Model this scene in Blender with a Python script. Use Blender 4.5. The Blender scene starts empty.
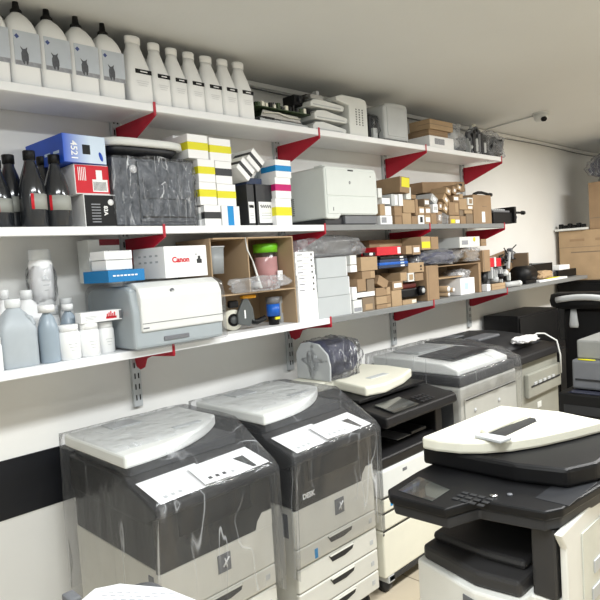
import bpy, bmesh, math, random
from mathutils import Vector, Matrix, noise
random.seed(7)
SC = bpy.context.scene
COL = SC.collection
# ------------------------------------------------------------------ camera
H = 1.62
YAW, PITCH, ROLL, F = math.radians(45.44), math.radians(3.7), math.radians(-3.74), 608.0
cd = Vector((math.cos(YAW)*math.cos(PITCH), math.sin(YAW)*math.cos(PITCH), -math.sin(PITCH)))
cr = cd.cross(Vector((0, 0, 1))).normalized(); cu = cr.cross(cd)
cr, cu = cr*math.cos(ROLL)+cu*math.sin(ROLL), cu*math.cos(ROLL)-cr*math.sin(ROLL)
CAM = Vector((0, 0, H))
cam = bpy.data.objects.new('camera', bpy.data.cameras.new('camera')); COL.objects.link(cam)
cam.data.sensor_width = 36; cam.data.lens = F/600*36; cam.data.clip_start = .02
m = Matrix((cr, cu, -cd)).transposed().to_4x4(); m.translation = CAM; cam.matrix_world = m
SC.camera = cam
def ray(px, py): return cd+(px-300)/F*cr-(py-300)/F*cu
def P(px, py, Y):            # measured photo point on the plane Y -> X, Z
    v = ray(px, py); t = Y/v.y; return v.x*t, v.z*t+H
def FX(px, Y, Z):            # X of a point at depth Y and height Z seen at column px
    k = (px-300)/F; q = cr-k*cd
    return -(q.y*Y+q.z*(Z-H))/q.x
def FZ(py, X, Y):
    k = -(py-300)/F; q = cu-k*cd
    return H-(q.x*X+q.y*Y)/q.z
def G(px, py, Z):            # point on the horizontal plane Z
    v = ray(px, py); t = (Z-H)/v.z; return v.x*t, v.y*t
# ------------------------------------------------------------------ materials
def lin(c):
    return tuple(((x/255)/12.92 if x/255 <= .04045 else ((x/255+.055)/1.055)**2.4) for x in c)+(1,)
MATS = {}
def mat(name, rgb, rough=.5, metal=0, var=.06, nscale=12, bump=0, bscale=60, trans=0, ior=1.45, spec=.5, coat=0, alpha=1, emit=None, sub=0):
    if name in MATS: return MATS[name]
    M = bpy.data.materials.new(name); M.use_nodes = True; nt = M.node_tree; N = nt.nodes; L = nt.links
    b = N['Principled BSDF']; c = lin(rgb)
    b.inputs['Roughness'].default_value = rough; b.inputs['Metallic'].default_value = metal
    b.inputs['Transmission Weight'].default_value = trans; b.inputs['IOR'].default_value = ior
    b.inputs['Specular IOR Level'].default_value = spec; b.inputs['Coat Weight'].default_value = coat
    b.inputs['Alpha'].default_value = alpha
    tc = N.new('ShaderNodeTexCoord')
    if var:
        n = N.new('ShaderNodeTexNoise'); n.inputs['Scale'].default_value = nscale; n.inputs['Detail'].default_value = 4
        L.new(tc.outputs['Object'], n.inputs['Vector'])
        r = N.new('ShaderNodeValToRGB')
        r.color_ramp.elements[0].position = .3; r.color_ramp.elements[1].position = .7
        r.color_ramp.elements[0].color = tuple(x*(1-var) for x in c[:3])+(1,)
        r.color_ramp.elements[1].color = tuple(min(1, x*(1+var)) for x in c[:3])+(1,)
        L.new(n.outputs['Fac'], r.inputs['Fac']); L.new(r.outputs['Color'], b.inputs['Base Color'])
    else: b.inputs['Base Color'].default_value = c
    if bump:
        n2 = N.new('ShaderNodeTexNoise'); n2.inputs['Scale'].default_value = bscale; n2.inputs['Detail'].default_value = 5
        L.new(tc.outputs['Object'], n2.inputs['Vector'])
        bp = N.new('ShaderNodeBump'); bp.inputs['Strength'].default_value = bump; bp.inputs['Distance'].default_value = .01
        L.new(n2.outputs['Fac'], bp.inputs['Height']); L.new(bp.outputs['Normal'], b.inputs['Normal'])
    if emit:
        b.inputs['Emission Color'].default_value = lin(rgb); b.inputs['Emission Strength'].default_value = emit
    MATS[name] = M; return M
def wrapmat(name, haze=.03, gloss=.30, tint=(235, 238, 242), scale=9, bump=.5, glint=.55, width=.035, fine=1.0):
    """clear film: transparent, fresnel gloss over crinkled normals, thin creases whitened to imitate glints"""
    if name in MATS: return MATS[name]
    M = bpy.data.materials.new(name); M.use_nodes = True; nt = M.node_tree; N = nt.nodes; L = nt.links
    for x in list(N): N.remove(x)
    out = N.new('ShaderNodeOutputMaterial'); tc = N.new('ShaderNodeTexCoord')
    mp = N.new('ShaderNodeMapping'); mp.inputs['Scale'].default_value = (1, 1, .22); mp.inputs['Rotation'].default_value = (.45, .55, .3)
    L.new(tc.outputs['Object'], mp.inputs['Vector'])
    def ns(sc, det, dis):
        n = N.new('ShaderNodeTexNoise'); n.inputs['Scale'].default_value = sc; n.inputs['Detail'].default_value = det; n.inputs['Distortion'].default_value = dis
        L.new(mp.outputs['Vector'], n.inputs['Vector']); return n.outputs['Fac']
    def mth(op, a, b=None, c=None):
        q = N.new('ShaderNodeMath'); q.operation = op
        for i, v in enumerate((a, b, c)):
            if v is None: continue
            if isinstance(v, (int, float)): q.inputs[i].default_value = v
            else: L.new(v, q.inputs[i])
        return q.outputs[0]
    n1 = ns(scale, 1.5, .25); n2 = ns(scale*3.2, 3, .6)
    h = mth('ADD', mth('ABSOLUTE', mth('SUBTRACT', n1, .5)), mth('MULTIPLY', n2, .25*fine))
    bp = N.new('ShaderNodeBump'); bp.inputs['Strength'].default_value = bump; bp.inputs['Distance'].default_value = .05
    L.new(h, bp.inputs['Height'])
    gl = N.new('ShaderNodeBsdfGlossy'); gl.inputs['Roughness'].default_value = .14; L.new(bp.outputs['Normal'], gl.inputs['Normal'])
    df = N.new('ShaderNodeBsdfDiffuse'); df.inputs['Color'].default_value = lin(tint)
    tl = N.new('ShaderNodeBsdfTranslucent'); tl.inputs['Color'].default_value = lin(tint)
    dm = N.new('ShaderNodeMixShader'); dm.inputs['Fac'].default_value = .3; L.new(df.outputs[0], dm.inputs[1]); L.new(tl.outputs[0], dm.inputs[2])
    tr = N.new('ShaderNodeBsdfTransparent'); tr.inputs['Color'].default_value = (.97, .97, .98, 1)
    lw = N.new('ShaderNodeLayerWeight'); lw.inputs['Blend'].default_value = .2; L.new(bp.outputs['Normal'], lw.inputs['Normal'])
    fr_ = mth('MULTIPLY_ADD', lw.outputs['Fresnel'], gloss, .03)
    rd = mth('MAXIMUM', mth('SUBTRACT', 1.0, mth('DIVIDE', mth('ABSOLUTE', mth('SUBTRACT', n1, .5)), width)), 0.0)
    mask = mth('MAXIMUM', mth('MULTIPLY', mth('SUBTRACT', ns(scale*.7, 1, 0), .48), 5), 0.0)
    hz = mth('MINIMUM', mth('MULTIPLY_ADD', mth('MULTIPLY', rd, mask), glint, haze), .9)  # white mixed in along the creases stands for glints
    m1 = N.new('ShaderNodeMixShader'); L.new(hz, m1.inputs['Fac']); L.new(tr.outputs[0], m1.inputs[1]); L.new(dm.outputs[0], m1.inputs[2])
    m2 = N.new('ShaderNodeMixShader'); L.new(fr_, m2.inputs['Fac']); L.new(m1.outputs[0], m2.inputs[1]); L.new(gl.outputs[0], m2.inputs[2])
    L.new(m2.outputs[0], out.inputs['Surface']); MATS[name] = M; return M
WALL = mat('wall_paint', (236, 236, 233), .8, var=.03, nscale=1.5, bump=.08, bscale=30)
CEIL = mat('ceiling_paint', (216, 217, 215), .9, var=.03, nscale=1.2, bump=.05)
BLK_TILE = mat('black_wall_band', (22, 24, 30), .45, var=.15, nscale=5)
SHELF = mat('white_shelf_enamel', (238, 239, 240), .35, var=.02)
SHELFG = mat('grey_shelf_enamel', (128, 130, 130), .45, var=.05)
RED = mat('red_bracket_enamel', (178, 18, 44), .4, var=.05)
STEEL = mat('grey_upright_enamel', (190, 194, 196), .4, metal=.2, var=.04)
HOLE = mat('dark_slot', (18, 18, 20), .8, var=0)
WPL = mat('white_bottle_plastic', (244, 245, 245), .4, var=.01)
WTR = mat('milky_plastic', (228, 232, 234), .45, var=.03)
BLU_LIQ = mat('bluish_grey_fluid_bottle', (152, 166, 178), .3, var=.1, nscale=6)
BLK = mat('black_plastic', (13, 13, 15), .5, var=.1, spec=.35)
BLKG = mat('black_gloss_plastic', (14, 14, 15), .22, var=.05, coat=.15)
DGR = mat('dark_grey_plastic', (40, 41, 44), .45, var=.06)
MGR = mat('mid_grey_plastic', (108, 110, 114), .5, var=.06)
LGR = mat('light_grey_plastic', (188, 191, 192), .5, var=.04)
OFFW = mat('off_white_plastic', (222, 224, 221), .45, var=.02)
CREAM = mat('cream_plastic', (232, 230, 214), .42, var=.02)
HPG = mat('pale_grey_green_plastic', (214, 219, 215), .5, var=.02)
PAPER = mat('white_paper', (246, 246, 246), .7, var=.01)
PAPERG = mat('grey_print', (150, 152, 158), .7, var=.2, nscale=80)
CARD = mat('brown_cardboard', (156, 130, 101), .85, var=.10, nscale=8, bump=.1)
CARD2 = mat('tan_cardboard', (176, 150, 118), .85, var=.08, nscale=10, bump=.1)
CARD3 = mat('dull_cardboard', (134, 117, 97), .85, var=.08, nscale=6, bump=.1)
YEL = mat('yellow_print', (226, 218, 40), .6, var=.03)
CYN = mat('cyan_print', (20, 140, 205), .6, var=.05)
MAG = mat('magenta_print', (196, 20, 110), .6, var=.05)
REDP = mat('red_print', (205, 24, 42), .55, var=.05)
BLUP = mat('blue_print', (28, 78, 190), .5, var=.15, nscale=5)
LBLU = mat('pale_blue_print', (190, 212, 236), .5, var=.08, nscale=5)
GRN = mat('lime_green_plastic', (120, 205, 40), .4, var=.05)
PINK = mat('pink_contents', (205, 150, 148), .7, var=.15)
ORNG = mat('orange_plastic', (228, 160, 30), .45, var=.05)
DPAR = mat('dark_bottle_plastic', (44, 46, 50), .16, var=.25, nscale=9, coat=.5)
CHR = mat('bright_metal', (200, 200, 200), .25, metal=1, var=.05)
SCR = mat('lcd_screen', (52, 55, 54), .2, var=.06, nscale=4, coat=.6)
BLUG = mat('blue_gloss', (30, 96, 190), .3, var=.2, nscale=25)
SLATE = mat('slate_fabric_pad', (70, 72, 92), .6, var=.25, nscale=9, bump=.4, bscale=14)
SMOKE = mat('slate_blue_box', (44, 58, 86), .6, var=.2)
PCB = mat('circuit_board', (62, 78, 52), .45, var=.4, nscale=45)
WRAP = wrapmat('clear_wrap', haze=.06, gloss=.55, scale=9, bump=.4, glint=.5, width=.014, fine=1.3)
WRAPH = wrapmat('hazy_wrap', haze=.16, gloss=.35, scale=14, bump=.7, glint=.5)
WRAPD = wrapmat('loose_bag_film', haze=.22, gloss=.30, scale=12, bump=.5, glint=.5, width=.05)
WRAPT = wrapmat('tight_wrap', haze=.03, gloss=1.0, scale=24, bump=.6, glint=.8, width=.022, fine=2.0)
WRAPS = wrapmat('smooth_shrink_film', haze=.03, gloss=.25, scale=7, bump=.25, glint=.1, width=.03)
FLOOR = mat('floor_tile', (196, 182, 160), .35, var=.05, nscale=6)
nt = FLOOR.node_tree; br = nt.nodes.new('ShaderNodeTexBrick'); br.offset = 0
br.inputs['Scale'].default_value = 1; br.inputs['Brick Width'].default_value = .4; br.inputs['Row Height'].default_value = .4
br.inputs['Mortar Size'].default_value = .004
br.inputs['Color1'].default_value = lin((202, 190, 168)); br.inputs['Color2'].default_value = lin((196, 183, 160)); br.inputs['Mortar'].default_value = lin((130, 118, 100))
tcn = [n for n in nt.nodes if n.type == 'TEX_COORD'][0]
nt.links.new(tcn.outputs['Object'], br.inputs['Vector']); nt.links.new(br.outputs['Color'], nt.nodes['Principled BSDF'].inputs['Base Color'])
# ------------------------------------------------------------------ mesh builder
I4 = Matrix.Identity(4)
class MB:
    def __init__(s): s.bm = bmesh.new(); s.mats = []
    def mi(s, m):
        if m not in s.mats: s.mats.append(m)
        return s.mats.index(m)
    def _add(s, b, m, M=None, smooth=False):
        i = s.mi(m)
        if M is not None: b.transform(M)
        bmesh.ops.recalc_face_normals(b, faces=b.faces[:])
        for f in b.faces: f.material_index = i; f.smooth = smooth
        me = bpy.data.meshes.new('t'); b.to_mesh(me); b.free()
        n0 = len(s.bm.faces); s.bm.from_mesh(me); bpy.data.meshes.remove(me)
        s.bm.faces.ensure_lookup_table()
        for f in s.bm.faces[n0:]: f.material_index = i
        return s
    def box(s, x0, x1, y0, y1, z0, z1, m, bev=0, M=None, seg=2):
        b = bmesh.new(); bmesh.ops.create_cube(b, size=1)
        x0, x1 = min(x0, x1), max(x0, x1); y0, y1 = min(y0, y1), max(y0, y1); z0, z1 = min(z0, z1), max(z0, z1)
        for v in b.verts: v.co = Vector(((x0+x1)/2+v.co.x*(x1-x0), (y0+y1)/2+v.co.y*(y1-y0), (z0+z1)/2+v.co.z*(z1-z0)))
        if bev:
            bev = min(bev, .45*min(x1-x0, y1-y0, z1-z0))
            bmesh.ops.bevel(b, geom=b.edges[:], offset=bev, segments=seg, profile=.5, affect='EDGES')
        return s._add(b, m, M)
    def prism(s, poly, axis, a, c, m, bev=0, M=None):
        """poly in the plane normal to axis ('x': (y,z), 'y': (x,z), 'z': (x,y)), from a to c"""
        b = bmesh.new()
        def mk(p, t): return {'x': (t, p[0], p[1]), 'y': (p[0], t, p[1]), 'z': (p[0], p[1], t)}[axis]
        va = [b.verts.new(mk(p, a)) for p in poly]; vc = [b.verts.new(mk(p, c)) for p in poly]
        b.faces.new(va); b.faces.new(vc[::-1])
        n = len(poly)
        for i in range(n): b.faces.new((va[i], va[(i+1) % n], vc[(i+1) % n], vc[i]))
        bmesh.ops.recalc_face_normals(b, faces=b.faces[:])
        if bev: bmesh.ops.bevel(b, geom=b.edges[:], offset=bev, segments=2, profile=.5, affect='EDGES')
        return s._add(b, m, M)
    def loft(s, secs, m, n=28, M=None, cap=True, smooth=True):
        """secs: (z, hx, hy, exponent[, cx, cy]) superellipse rings"""
        b = bmesh.new(); R = []
        for q in secs:
            z, hx, hy, e = q[:4]; cx, cy = (q[4], q[5]) if len(q) > 4 else (0, 0); r = []
            for i in range(n):
                t = 2*math.pi*i/n; c, d = math.cos(t), math.sin(t)
                r.append(b.verts.new((cx+hx*math.copysign(abs(c)**(2/e), c), cy+hy*math.copysign(abs(d)**(2/e), d), z)))
            R.append(r)
        for a, c in zip(R, R[1:]):
            for i in range(n): b.faces.new((a[i], a[(i+1) % n], c[(i+1) % n], c[i]))
        if cap: b.faces.new(R[0][::-1]); b.faces.new(R[-1])
        return s._add(b, m, M, smooth)
    def cyl(s, p0, p1, r, m, r2=None, n=20, smooth=True):
        p0, p1 = Vector(p0), Vector(p1); v = p1-p0; r2 = r if r2 is None else r2
        M = Matrix.Translation(p0) @ v.to_track_quat('Z', 'Y').to_matrix().to_4x4()
        return s.loft([(0, r, r, 2), (v.length, r2, r2, 2)], m, n, M, True, smooth)
    def tube(s, pts, r, m, n=8):
        pts = [Vector(p) for p in pts]; b = bmesh.new(); R = []
        for i, p in enumerate(pts):
            t = (pts[min(i+1, len(pts)-1)]-pts[max(i-1, 0)]).normalized(); q = t.to_track_quat('Z', 'Y').to_matrix()
            R.append([b.verts.new(p+q@Vector((r*math.cos(2*math.pi*k/n), r*math.sin(2*math.pi*k/n), 0))) for k in range(n)])
        for a, c in zip(R, R[1:]):
            for i in range(n): b.faces.new((a[i], a[(i+1) % n], c[(i+1) % n], c[i]))
        b.faces.new(R[0][::-1]); b.faces.new(R[-1])
        return s._add(b, m, None, True)
    def blob(s, cx, cy, cz, hx, hy, hz, m, amp=.2, fr=20, sub=4, seed=0, flat=None, M=None):
        b = bmesh.new(); bmesh.ops.create_icosphere(b, subdivisions=sub, radius=1)
        for v in b.verts:
            d = 1+amp*noise.noise(v.co*fr*.1+Vector((seed*3.1, seed, 0)))+amp*.5*abs(noise.noise(v.co*fr*.27+Vector((seed, 7, seed))))
            c = Vector((math.copysign(abs(v.co.x)**.7, v.co.x), math.copysign(abs(v.co.y)**.7, v.co.y), math.copysign(abs(v.co.z)**.7, v.co.z)))
            v.co = Vector((cx+c.x*hx*d, cy+c.y*hy*d, cz+c.z*hz*d))
            if flat is not None and v.co.z < flat: v.co.z = flat
        return s._add(b, m, M, True)
    def film(s, x0, x1, y0, y1, z0, z1, m, amp=.006, seed=0, rnd=.02, cuts=22):
        '''crinkled film skin around a box-shaped machine'''
        b = bmesh.new(); bmesh.ops.create_cube(b, size=1)
        bmesh.ops.subdivide_edges(b, edges=b.edges[:], cuts=cuts, use_grid_fill=True)
        c = Vector(((x0+x1)/2, (y0+y1)/2, (z0+z1)/2)); d = Vector((x1-x0, y1-y0, z1-z0))
        for v in b.verts:
            u = v.co*2; q = u.copy()
            k = 1-rnd*(abs(u.x)*abs(u.y)+abs(u.y)*abs(u.z)+abs(u.x)*abs(u.z))
            p = Vector((c.x+q.x*k*d.x/2, c.y+q.y*k*d.y/2, c.z+q.z*k*d.z/2))
            o = Vector((seed*3.7, seed, -seed))
            n1 = abs(noise.noise(p*13+o)); n2 = noise.noise(Vector((p.x*40-p.z*25, p.y*40, p.z*18))+o); n3 = noise.noise(p*75+o)
            p += u.normalized()*amp*(1.6*n1+.7*n2+.5*n3-.2)
            if p.z < z0+.002 or u.z < -.99: p.z = z0
            v.co = p
        return s._add(b, m, None, False)
    def build(s, name, parent=None, loc=None, rotz=0, M=None):
        me = bpy.data.meshes.new(name); s.bm.to_mesh(me); s.bm.free()
        for m in s.mats: me.materials.append(m)
        o = bpy.data.objects.new(name, me); COL.objects.link(o)
        if parent: o.parent = parent
        if loc is not None: o.location = loc
        if rotz: o.rotation_euler[2] = rotz
        return o
def thing(name, label, cat, loc=(0, 0, 0), rz=0, group=None, rot=None):
    o = bpy.data.objects.new(name, None); COL.objects.link(o); o.empty_display_size = .05
    o.location = loc; o.rotation_euler = rot if rot else (0, 0, rz); o['label'] = label; o['category'] = cat
    if group: o['group'] = group
    return o
def tag(o, label, cat, group=None, kind=None):
    o['label'] = label; o['category'] = cat
    if group: o['group'] = group
    if kind: o['kind'] = kind
    return o
def struct(o): o['kind'] = 'structure'; return o
def dup(root, loc, label=None, rz=None, scale=None):
    r = root.copy(); COL.objects.link(r); r.location = loc
    if rz is not None: r.rotation_euler = (0, 0, rz)
    if scale: r.scale = scale
    if label: r['label'] = label
    for c in list(root.children):
        d = c.copy(); COL.objects.link(d); d.parent = r
        for g in list(c.children):
            e = g.copy(); COL.objects.link(e); e.parent = d
    return r
_tx = {}
def text(body, size, m, parent, loc, rot=(math.pi/2, 0, 0), name='lettering', bold=.0, sx=1):
    """flat letters; default stands in XZ facing -Y, centred on loc"""
    key = (body, size, m.name, bold, sx)
    if key not in _tx:
        cu_ = bpy.data.curves.new('txt', 'FONT'); cu_.body = body; cu_.size = size; cu_.align_x = 'CENTER'; cu_.align_y = 'CENTER'
        cu_.extrude = .0003; cu_.offset = bold; cu_.resolution_u = 3
        t = bpy.data.objects.new('txt', cu_); COL.objects.link(t); bpy.context.view_layer.update()
        me = bpy.data.meshes.new_from_object(t.evaluated_get(bpy.context.evaluated_depsgraph_get()))
        bpy.data.objects.remove(t); bpy.data.curves.remove(cu_)
        if sx != 1: me.transform(Matrix.Diagonal((sx, 1, 1, 1)))
        me.materials.clear(); me.materials.append(m); _tx[key] = me
    o = bpy.data.objects.new(name, _tx[key]); COL.objects.link(o); o.parent = parent; o.location = loc; o.rotation_euler = rot
    return o
ORD = ['first', 'second', 'third', 'fourth', 'fifth', 'sixth', 'seventh', 'eighth', 'ninth', 'tenth']
# ------------------------------------------------------------------ room
WY = 2.53; CZ = 2.605
struct(MB().box(-1.6, 7.7, WY, WY+.12, 0, CZ, WALL).build('wall_left'))
struct(MB().box(7.6, 7.72, -1.6, WY, 0, CZ, WALL).build('wall_back'))
DW = mat('bounce_cut_wall_tone', (196, 195, 190), .85, var=.1, nscale=2)  # tone for the unseen walls, darkened to cut bounced fill light
struct(MB().box(-1.6, 7.7, -1.72, -1.6, 0, CZ, DW).build('wall_right'))
struct(MB().box(-1.72, -1.6, -1.72, WY+.12, 0, CZ, DW).build('wall_front'))
struct(MB().box(-1.72, 7.72, -1.72, WY+.12, -.1, 0, FLOOR).build('floor'))
struct(MB().box(-1.72, 7.72, -1.72, WY+.12, CZ, CZ+.1, CEIL).build('ceiling'))
struct(MB().box(-1.6, 4.3, WY-.004, WY+.002, H-.945, H-.71, BLK_TILE).build('trim_1'))
# cable trunking under the ceiling
b = MB(); b.box(-1.6, 7.6, WY-.022, WY, CZ-.03, CZ-.004, WALL, .003); struct(b.build('trim_2'))
tag(MB().tube([(x, WY-.03, CZ-.045-.006*math.sin(x*3)) for x in [i*.3 for i in range(-5, 26)]], .0045, MGR).build('cable'), 'dark cable running along the wall just under the ceiling', 'cable')
# ------------------------------------------------------------------ shelving
SF = 2.185
ST = {'top': H+.645+.032, 'mid': H+.148+.032, 'bot': H-.345+.032}
UX = [.54, 1.39, 2.37, 3.36, 4.37]
lv = {'top': 'top', 'mid': 'middle', 'bot': 'bottom'}
bayname = ['at the far left of the photo', 'in the bay left of the big grey printer', 'in the middle bay', 'in the bay nearest the bare wall']
def shelf_board(x0, x1, k, lab, front=SF, sm=None):
    sm = sm or SHELF
    t = thing('shelf_board', lab, 'shelf', (x0, front, ST[k]), group='white steel shelf boards')
    w = x1-x0
    b = MB(); b.box(.002, w-.002, .012, WY-front-.012, -.010, 0, sm, .002); b.build('deck', t)
    b = MB(); b.box(.002, w-.002, 0, .012, -.032, 0, sm, .003); b.box(.004, w-.004, .012, .03, -.032, -.026, sm); b.build('front_lip', t)
    return t
for k in ('top', 'mid', 'bot'):
    shelf_board(-.35, UX[0], k, 'white %s shelf board outside the left edge of the photo' % lv[k])
    for i in range(4):
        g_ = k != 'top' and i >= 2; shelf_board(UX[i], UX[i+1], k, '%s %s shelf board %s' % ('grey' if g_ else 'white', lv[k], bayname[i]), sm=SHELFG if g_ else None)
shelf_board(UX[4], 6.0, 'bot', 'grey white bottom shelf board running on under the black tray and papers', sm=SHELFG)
for i, x in enumerate(UX):
    t = thing('shelf_upright', 'grey slotted steel upright on the wall, %s from the left' % ORD[i], 'shelf upright', (x, WY, 1.0), group='slotted wall uprights')
    b = MB(); b.box(-.022, .022, -.022, -.0015, 0, CZ-1.12, STEEL, .003); b.build('rail', t)
    b = MB()
    for q in range(30):
        for s in (-.009, .009): b.box(s-.003, s+.003, -.0232, -.0215, .03+q*.05, .055+q*.05, HOLE)
    b.build('slot_column', t)
    for k in ('top', 'mid', 'bot'):
        z = ST[k]-.033
        d = WY-.024-SF
        b = MB()
        if k != 'bot':
            poly = [(0, -.001), (d+.004, -.001), (d+.004, -.015), (.02, -.13), (0, -.13)]
        else:
            poly = [(0, -.001), (d+.004, -.001), (d+.004, -.018), (d*.45, -.03), (.10, -.045), (.075, -.085), (.04, -.098), (.008, -.085), (0, -.06)]
        poly = [(WY-.024-p[0], z+p[1]) for p in poly]
        if k == 'bot' and i >= 3: poly = [(WY-.024-p[0], z+p[1]) for p in [(0, -.001), (d+.004, -.001), (d+.004, -.014), (.03, -.105), (0, -.105)]]
        b.prism(poly, 'x', x-.003, x+.003, RED)
        b.box(x-.006, x+.006, SF-.0025, SF-.0005, z-.012, z+.040, RED, .0)
        tag(b.build('shelf_bracket'), 'red steel bracket under the %s shelf on the %s upright from the left' % (lv[k], ORD[i]), 'bracket', 'red shelf brackets')
# ------------------------------------------------------------------ generic boxes
def carton(px0, px1, py, Y, zb, depth, label, m=CARD, name='cardboard_box', cat='box', tape=True, h=None, group=None, rz=0, stickers=()):
    X0, X1 = FX(px0, Y, zb), FX(px1, Y, zb)
    z1 = zb+h if h else FZ(py, (X0+X1)/2, Y)
    w, hh = X1-X0, z1-zb
    t = thing(name, label, cat, ((X0+X1)/2, Y, zb), rz, group)
    b = MB(); b.box(-w/2, w/2, 0, depth, 0, hh, m, min(.002, w*.04)); b.build('carton_body', t)
    if tape: b = MB(); b.box(-w/2-.0006, w/2+.0006, -.0006, depth*.6, hh*.47, hh*.53, CARD2 if m is not CARD2 else CARD3); b.build('tape_strip', t)
    for (a0, a1, c0, c1, mm, nm) in stickers:
        MB().box(-w/2+a0*w, -w/2+a1*w, -.0012, .0, c0*hh, c1*hh, mm).build(nm, t)
    return t, w, hh
# ------------------------------------------------------------------ TOP SHELF
zt = ST['top']
# large toner bottles with picture label
def big_bottle():
    t = thing('toner_bottle', '', 'bottle', group='big white bottles with picture labels')
    b = MB()
    b.loft([(0, .040, .052, 6), (.004, .044, .057, 6), (.16, .044, .057, 6), (.18, .0435, .056, 5), (.205, .038, .048, 3.5), (.225, .028, .034, 2.6), (.236, .018, .020, 2), (.242, .015, .015, 2)], WPL)
    b.build('bottle_body', t)
    b = MB(); b.loft([(.240, .018, .018, 2), (.250, .017, .017, 2), (.256, .011, .011, 2), (.284, .0075, .0075, 2)], BLK, 20); c = b.build('nozzle_cap', t)
    b = MB(); b.loft([(.284, .008, .008, 2), (.293, .0075, .0075, 2)], WPL, 16); b.build('tip', c)
    b = MB(); b.box(-.034, .0425, -.0582, -.0565, .062, .168, mat('pale_picture', (196, 203, 212), .5, var=.08)); lab = b.build('picture_label', t)
    b = MB(); b.prism([(-.031, .150), (-.024, .158), (-.017, .150), (-.024, .142)], 'y', -.0589, -.0580, mat('diamond_blue', (70, 84, 140), .5)); b.build('diamond_mark', lab)
    b = MB(); b.box(-.0335, .042, -.0587, -.0581, .0625, .076, PAPERG)
    b.prism([(-.010, .066), (-.015, .080), (-.015, .100), (-.012, .108), (-.017, .120), (-.009, .113), (-.003, .114), (.004, .121), (.002, .110), (.006, .098), (.006, .082), (.002, .066), (-.001, .066), (-.002, .076), (-.006, .076), (-.007, .066)], 'y', -.0590, -.0582, mat('animal_grey', (84, 86, 92), .6, var=.3, nscale=60))
    b.build('animal_picture', lab)
    return t
bb = big_bottle(); fst = True
bl = ['leftmost large white toner bottle, cut by the photo edge', 'large white toner bottle with animal label, second from the left edge', 'large white toner bottle with animal label, third from the left edge', 'large white toner bottle with animal label, fourth from the left edge', 'large white toner bottle with animal label beside the plain white bottles']
edges = [-14.5, 13.7, 44.5, 74.5, 102.5, 128]
for i in range(5):
    Y = SF+.016; X0, X1 = FX(edges[i], Y, zt), FX(edges[i+1], Y, zt); w = X1-X0; sc = w*.98/.088
    hz = FZ([-11, -3, 5, 13, 21][i], (X0+X1)/2-.0, Y+.06)-zt
    loc = ((X0+X1)/2, Y+.058, zt); s3 = (sc, 1, hz/.293)
    if i == 0: bb.location = loc; bb.scale = s3; bb['label'] = bl[0]
    else: dup(bb, loc, bl[i], scale=s3)
# the row behind them
for i, p in enumerate([3, 35, 63, 90]):
    Y = SF+.20; X = FX(p, Y, zt+.27)
    dup(bb, (X, Y+.03, zt), 'white toner bottle of the rear row, only its black nozzle showing, %s from the left' % ORD[i], scale=(.8, .8, (FZ([0, 15, 22, 28][i], X, Y+.03)-zt)/.293))
# plain white bottles
def slim():
    t = thing('slim_bottle', '', 'bottle', group='slim white bottles with black label strips')
    b = MB()
    b.loft([(0, .027, .050, 6), (.004, .030, .054, 6), (.115, .030, .050, 6), (.135, .0292, .047, 4.5), (.18, .024, .034, 3), (.218, .018, .021, 2.2), (.236, .0165, .0165, 2)], WPL)
    b.build('bottle_body', t)
    MB().loft([(.234, .0195, .0195, 2), (.258, .0195, .0195, 2), (.262, .018, .018, 2)], WPL, 22).build('screw_cap', t)
    b = MB(); b.box(-.014, .027, -.0512, -.049, .112, .128, BLK); lb = b.build('label_strip', t)
    b = MB(); b.box(-.002, .016, -.0516, -.0510, .118, .122, PAPER); b.build('printed_line', lb)
    b = MB()
    for q in range(3): b.box(-.014+.002*q, .018-.003*q, -.0547, -.0538, .082-.008*q, .084-.008*q, mat('faint_grey', (222, 223, 224), .6))
    b.build('faint_print', t)
    return t
sb = slim(); necks = [133, 152, 170, 187, 204, 220, 236]
eg = [131, 155, 173, 190, 207, 224.5, 240, 256]
xe_ = [FX(p, SF+.018, zt+.03) for p in eg]; xs = [(a+c)/2 for a, c in zip(xe_, xe_[1:])]
for i, x in enumerate(xs):
    lab = 'slim white bottle with black label strip, %s of seven from the left' % ORD[i]
    ph = [37, 44, 49, 53, 57, 60, 63][i]; hz = FZ(ph, x, SF+.07)-zt
    s3 = ((xe_[i+1]-xe_[i])*.985/.06, 1, hz/.262)
    if i == 0: sb.location = (x, SF+.07, zt); sb.scale = s3; sb['label'] = lab
    else: dup(sb, (x, SF+.07, zt), lab, scale=s3)
b = MB(); b.loft([(0, .027, .04, 5), (.13, .027, .04, 5), (.2, .015, .018, 2.2), (.225, .014, .014, 2)], WPL)
tag(b.build('slim_bottle', loc=(FX(124, SF+.2, zt+.22), SF+.2, zt)), 'white bottle standing behind, between labelled and plain bottles', 'bottle')
# salvaged parts pile (255-318)
xa = FX(262, SF+.03, zt); xb = FX(312, SF+.03, zt)
t = thing('scrap_tray', 'flat metal printer chassis plate under the circuit board beside white bottles', 'printer part', (xa+.0, SF+.04, zt), .05)
b = MB(); b.box(0, xb-xa, 0, .22, 0, .006, CARD3); b.box(0, xb-xa, 0, .004, .004, .025, LGR); b.box(.02, xb-xa-.01, .005, .2, .012, .022, LGR, .003); b.build('plate', t)
b = MB(); b.box(.03, .1, -.0, .012, .022, .035, BLK); b.box(.14, .3, -.004, .006, .018, .026, LGR); b.build('rim', t)
t = thing('metal_pan', 'dented silver metal pan lying in the parts pile', 'printer part', (xa+.02, SF+.06, zt+.036), .04)
b = MB(); b.prism([(0, 0), (.30, 0), (.27, .035), (.02, .04)], 'y', 0, .18, CHR, .004); b.build('pan', t)
b = MB(); b.tube([(.02, -.006, .02), (.12, -.01, .03), (.2, -.006, .018), (.28, -.008, .02)], .003, CREAM); b.build('ribbon', t)
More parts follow.
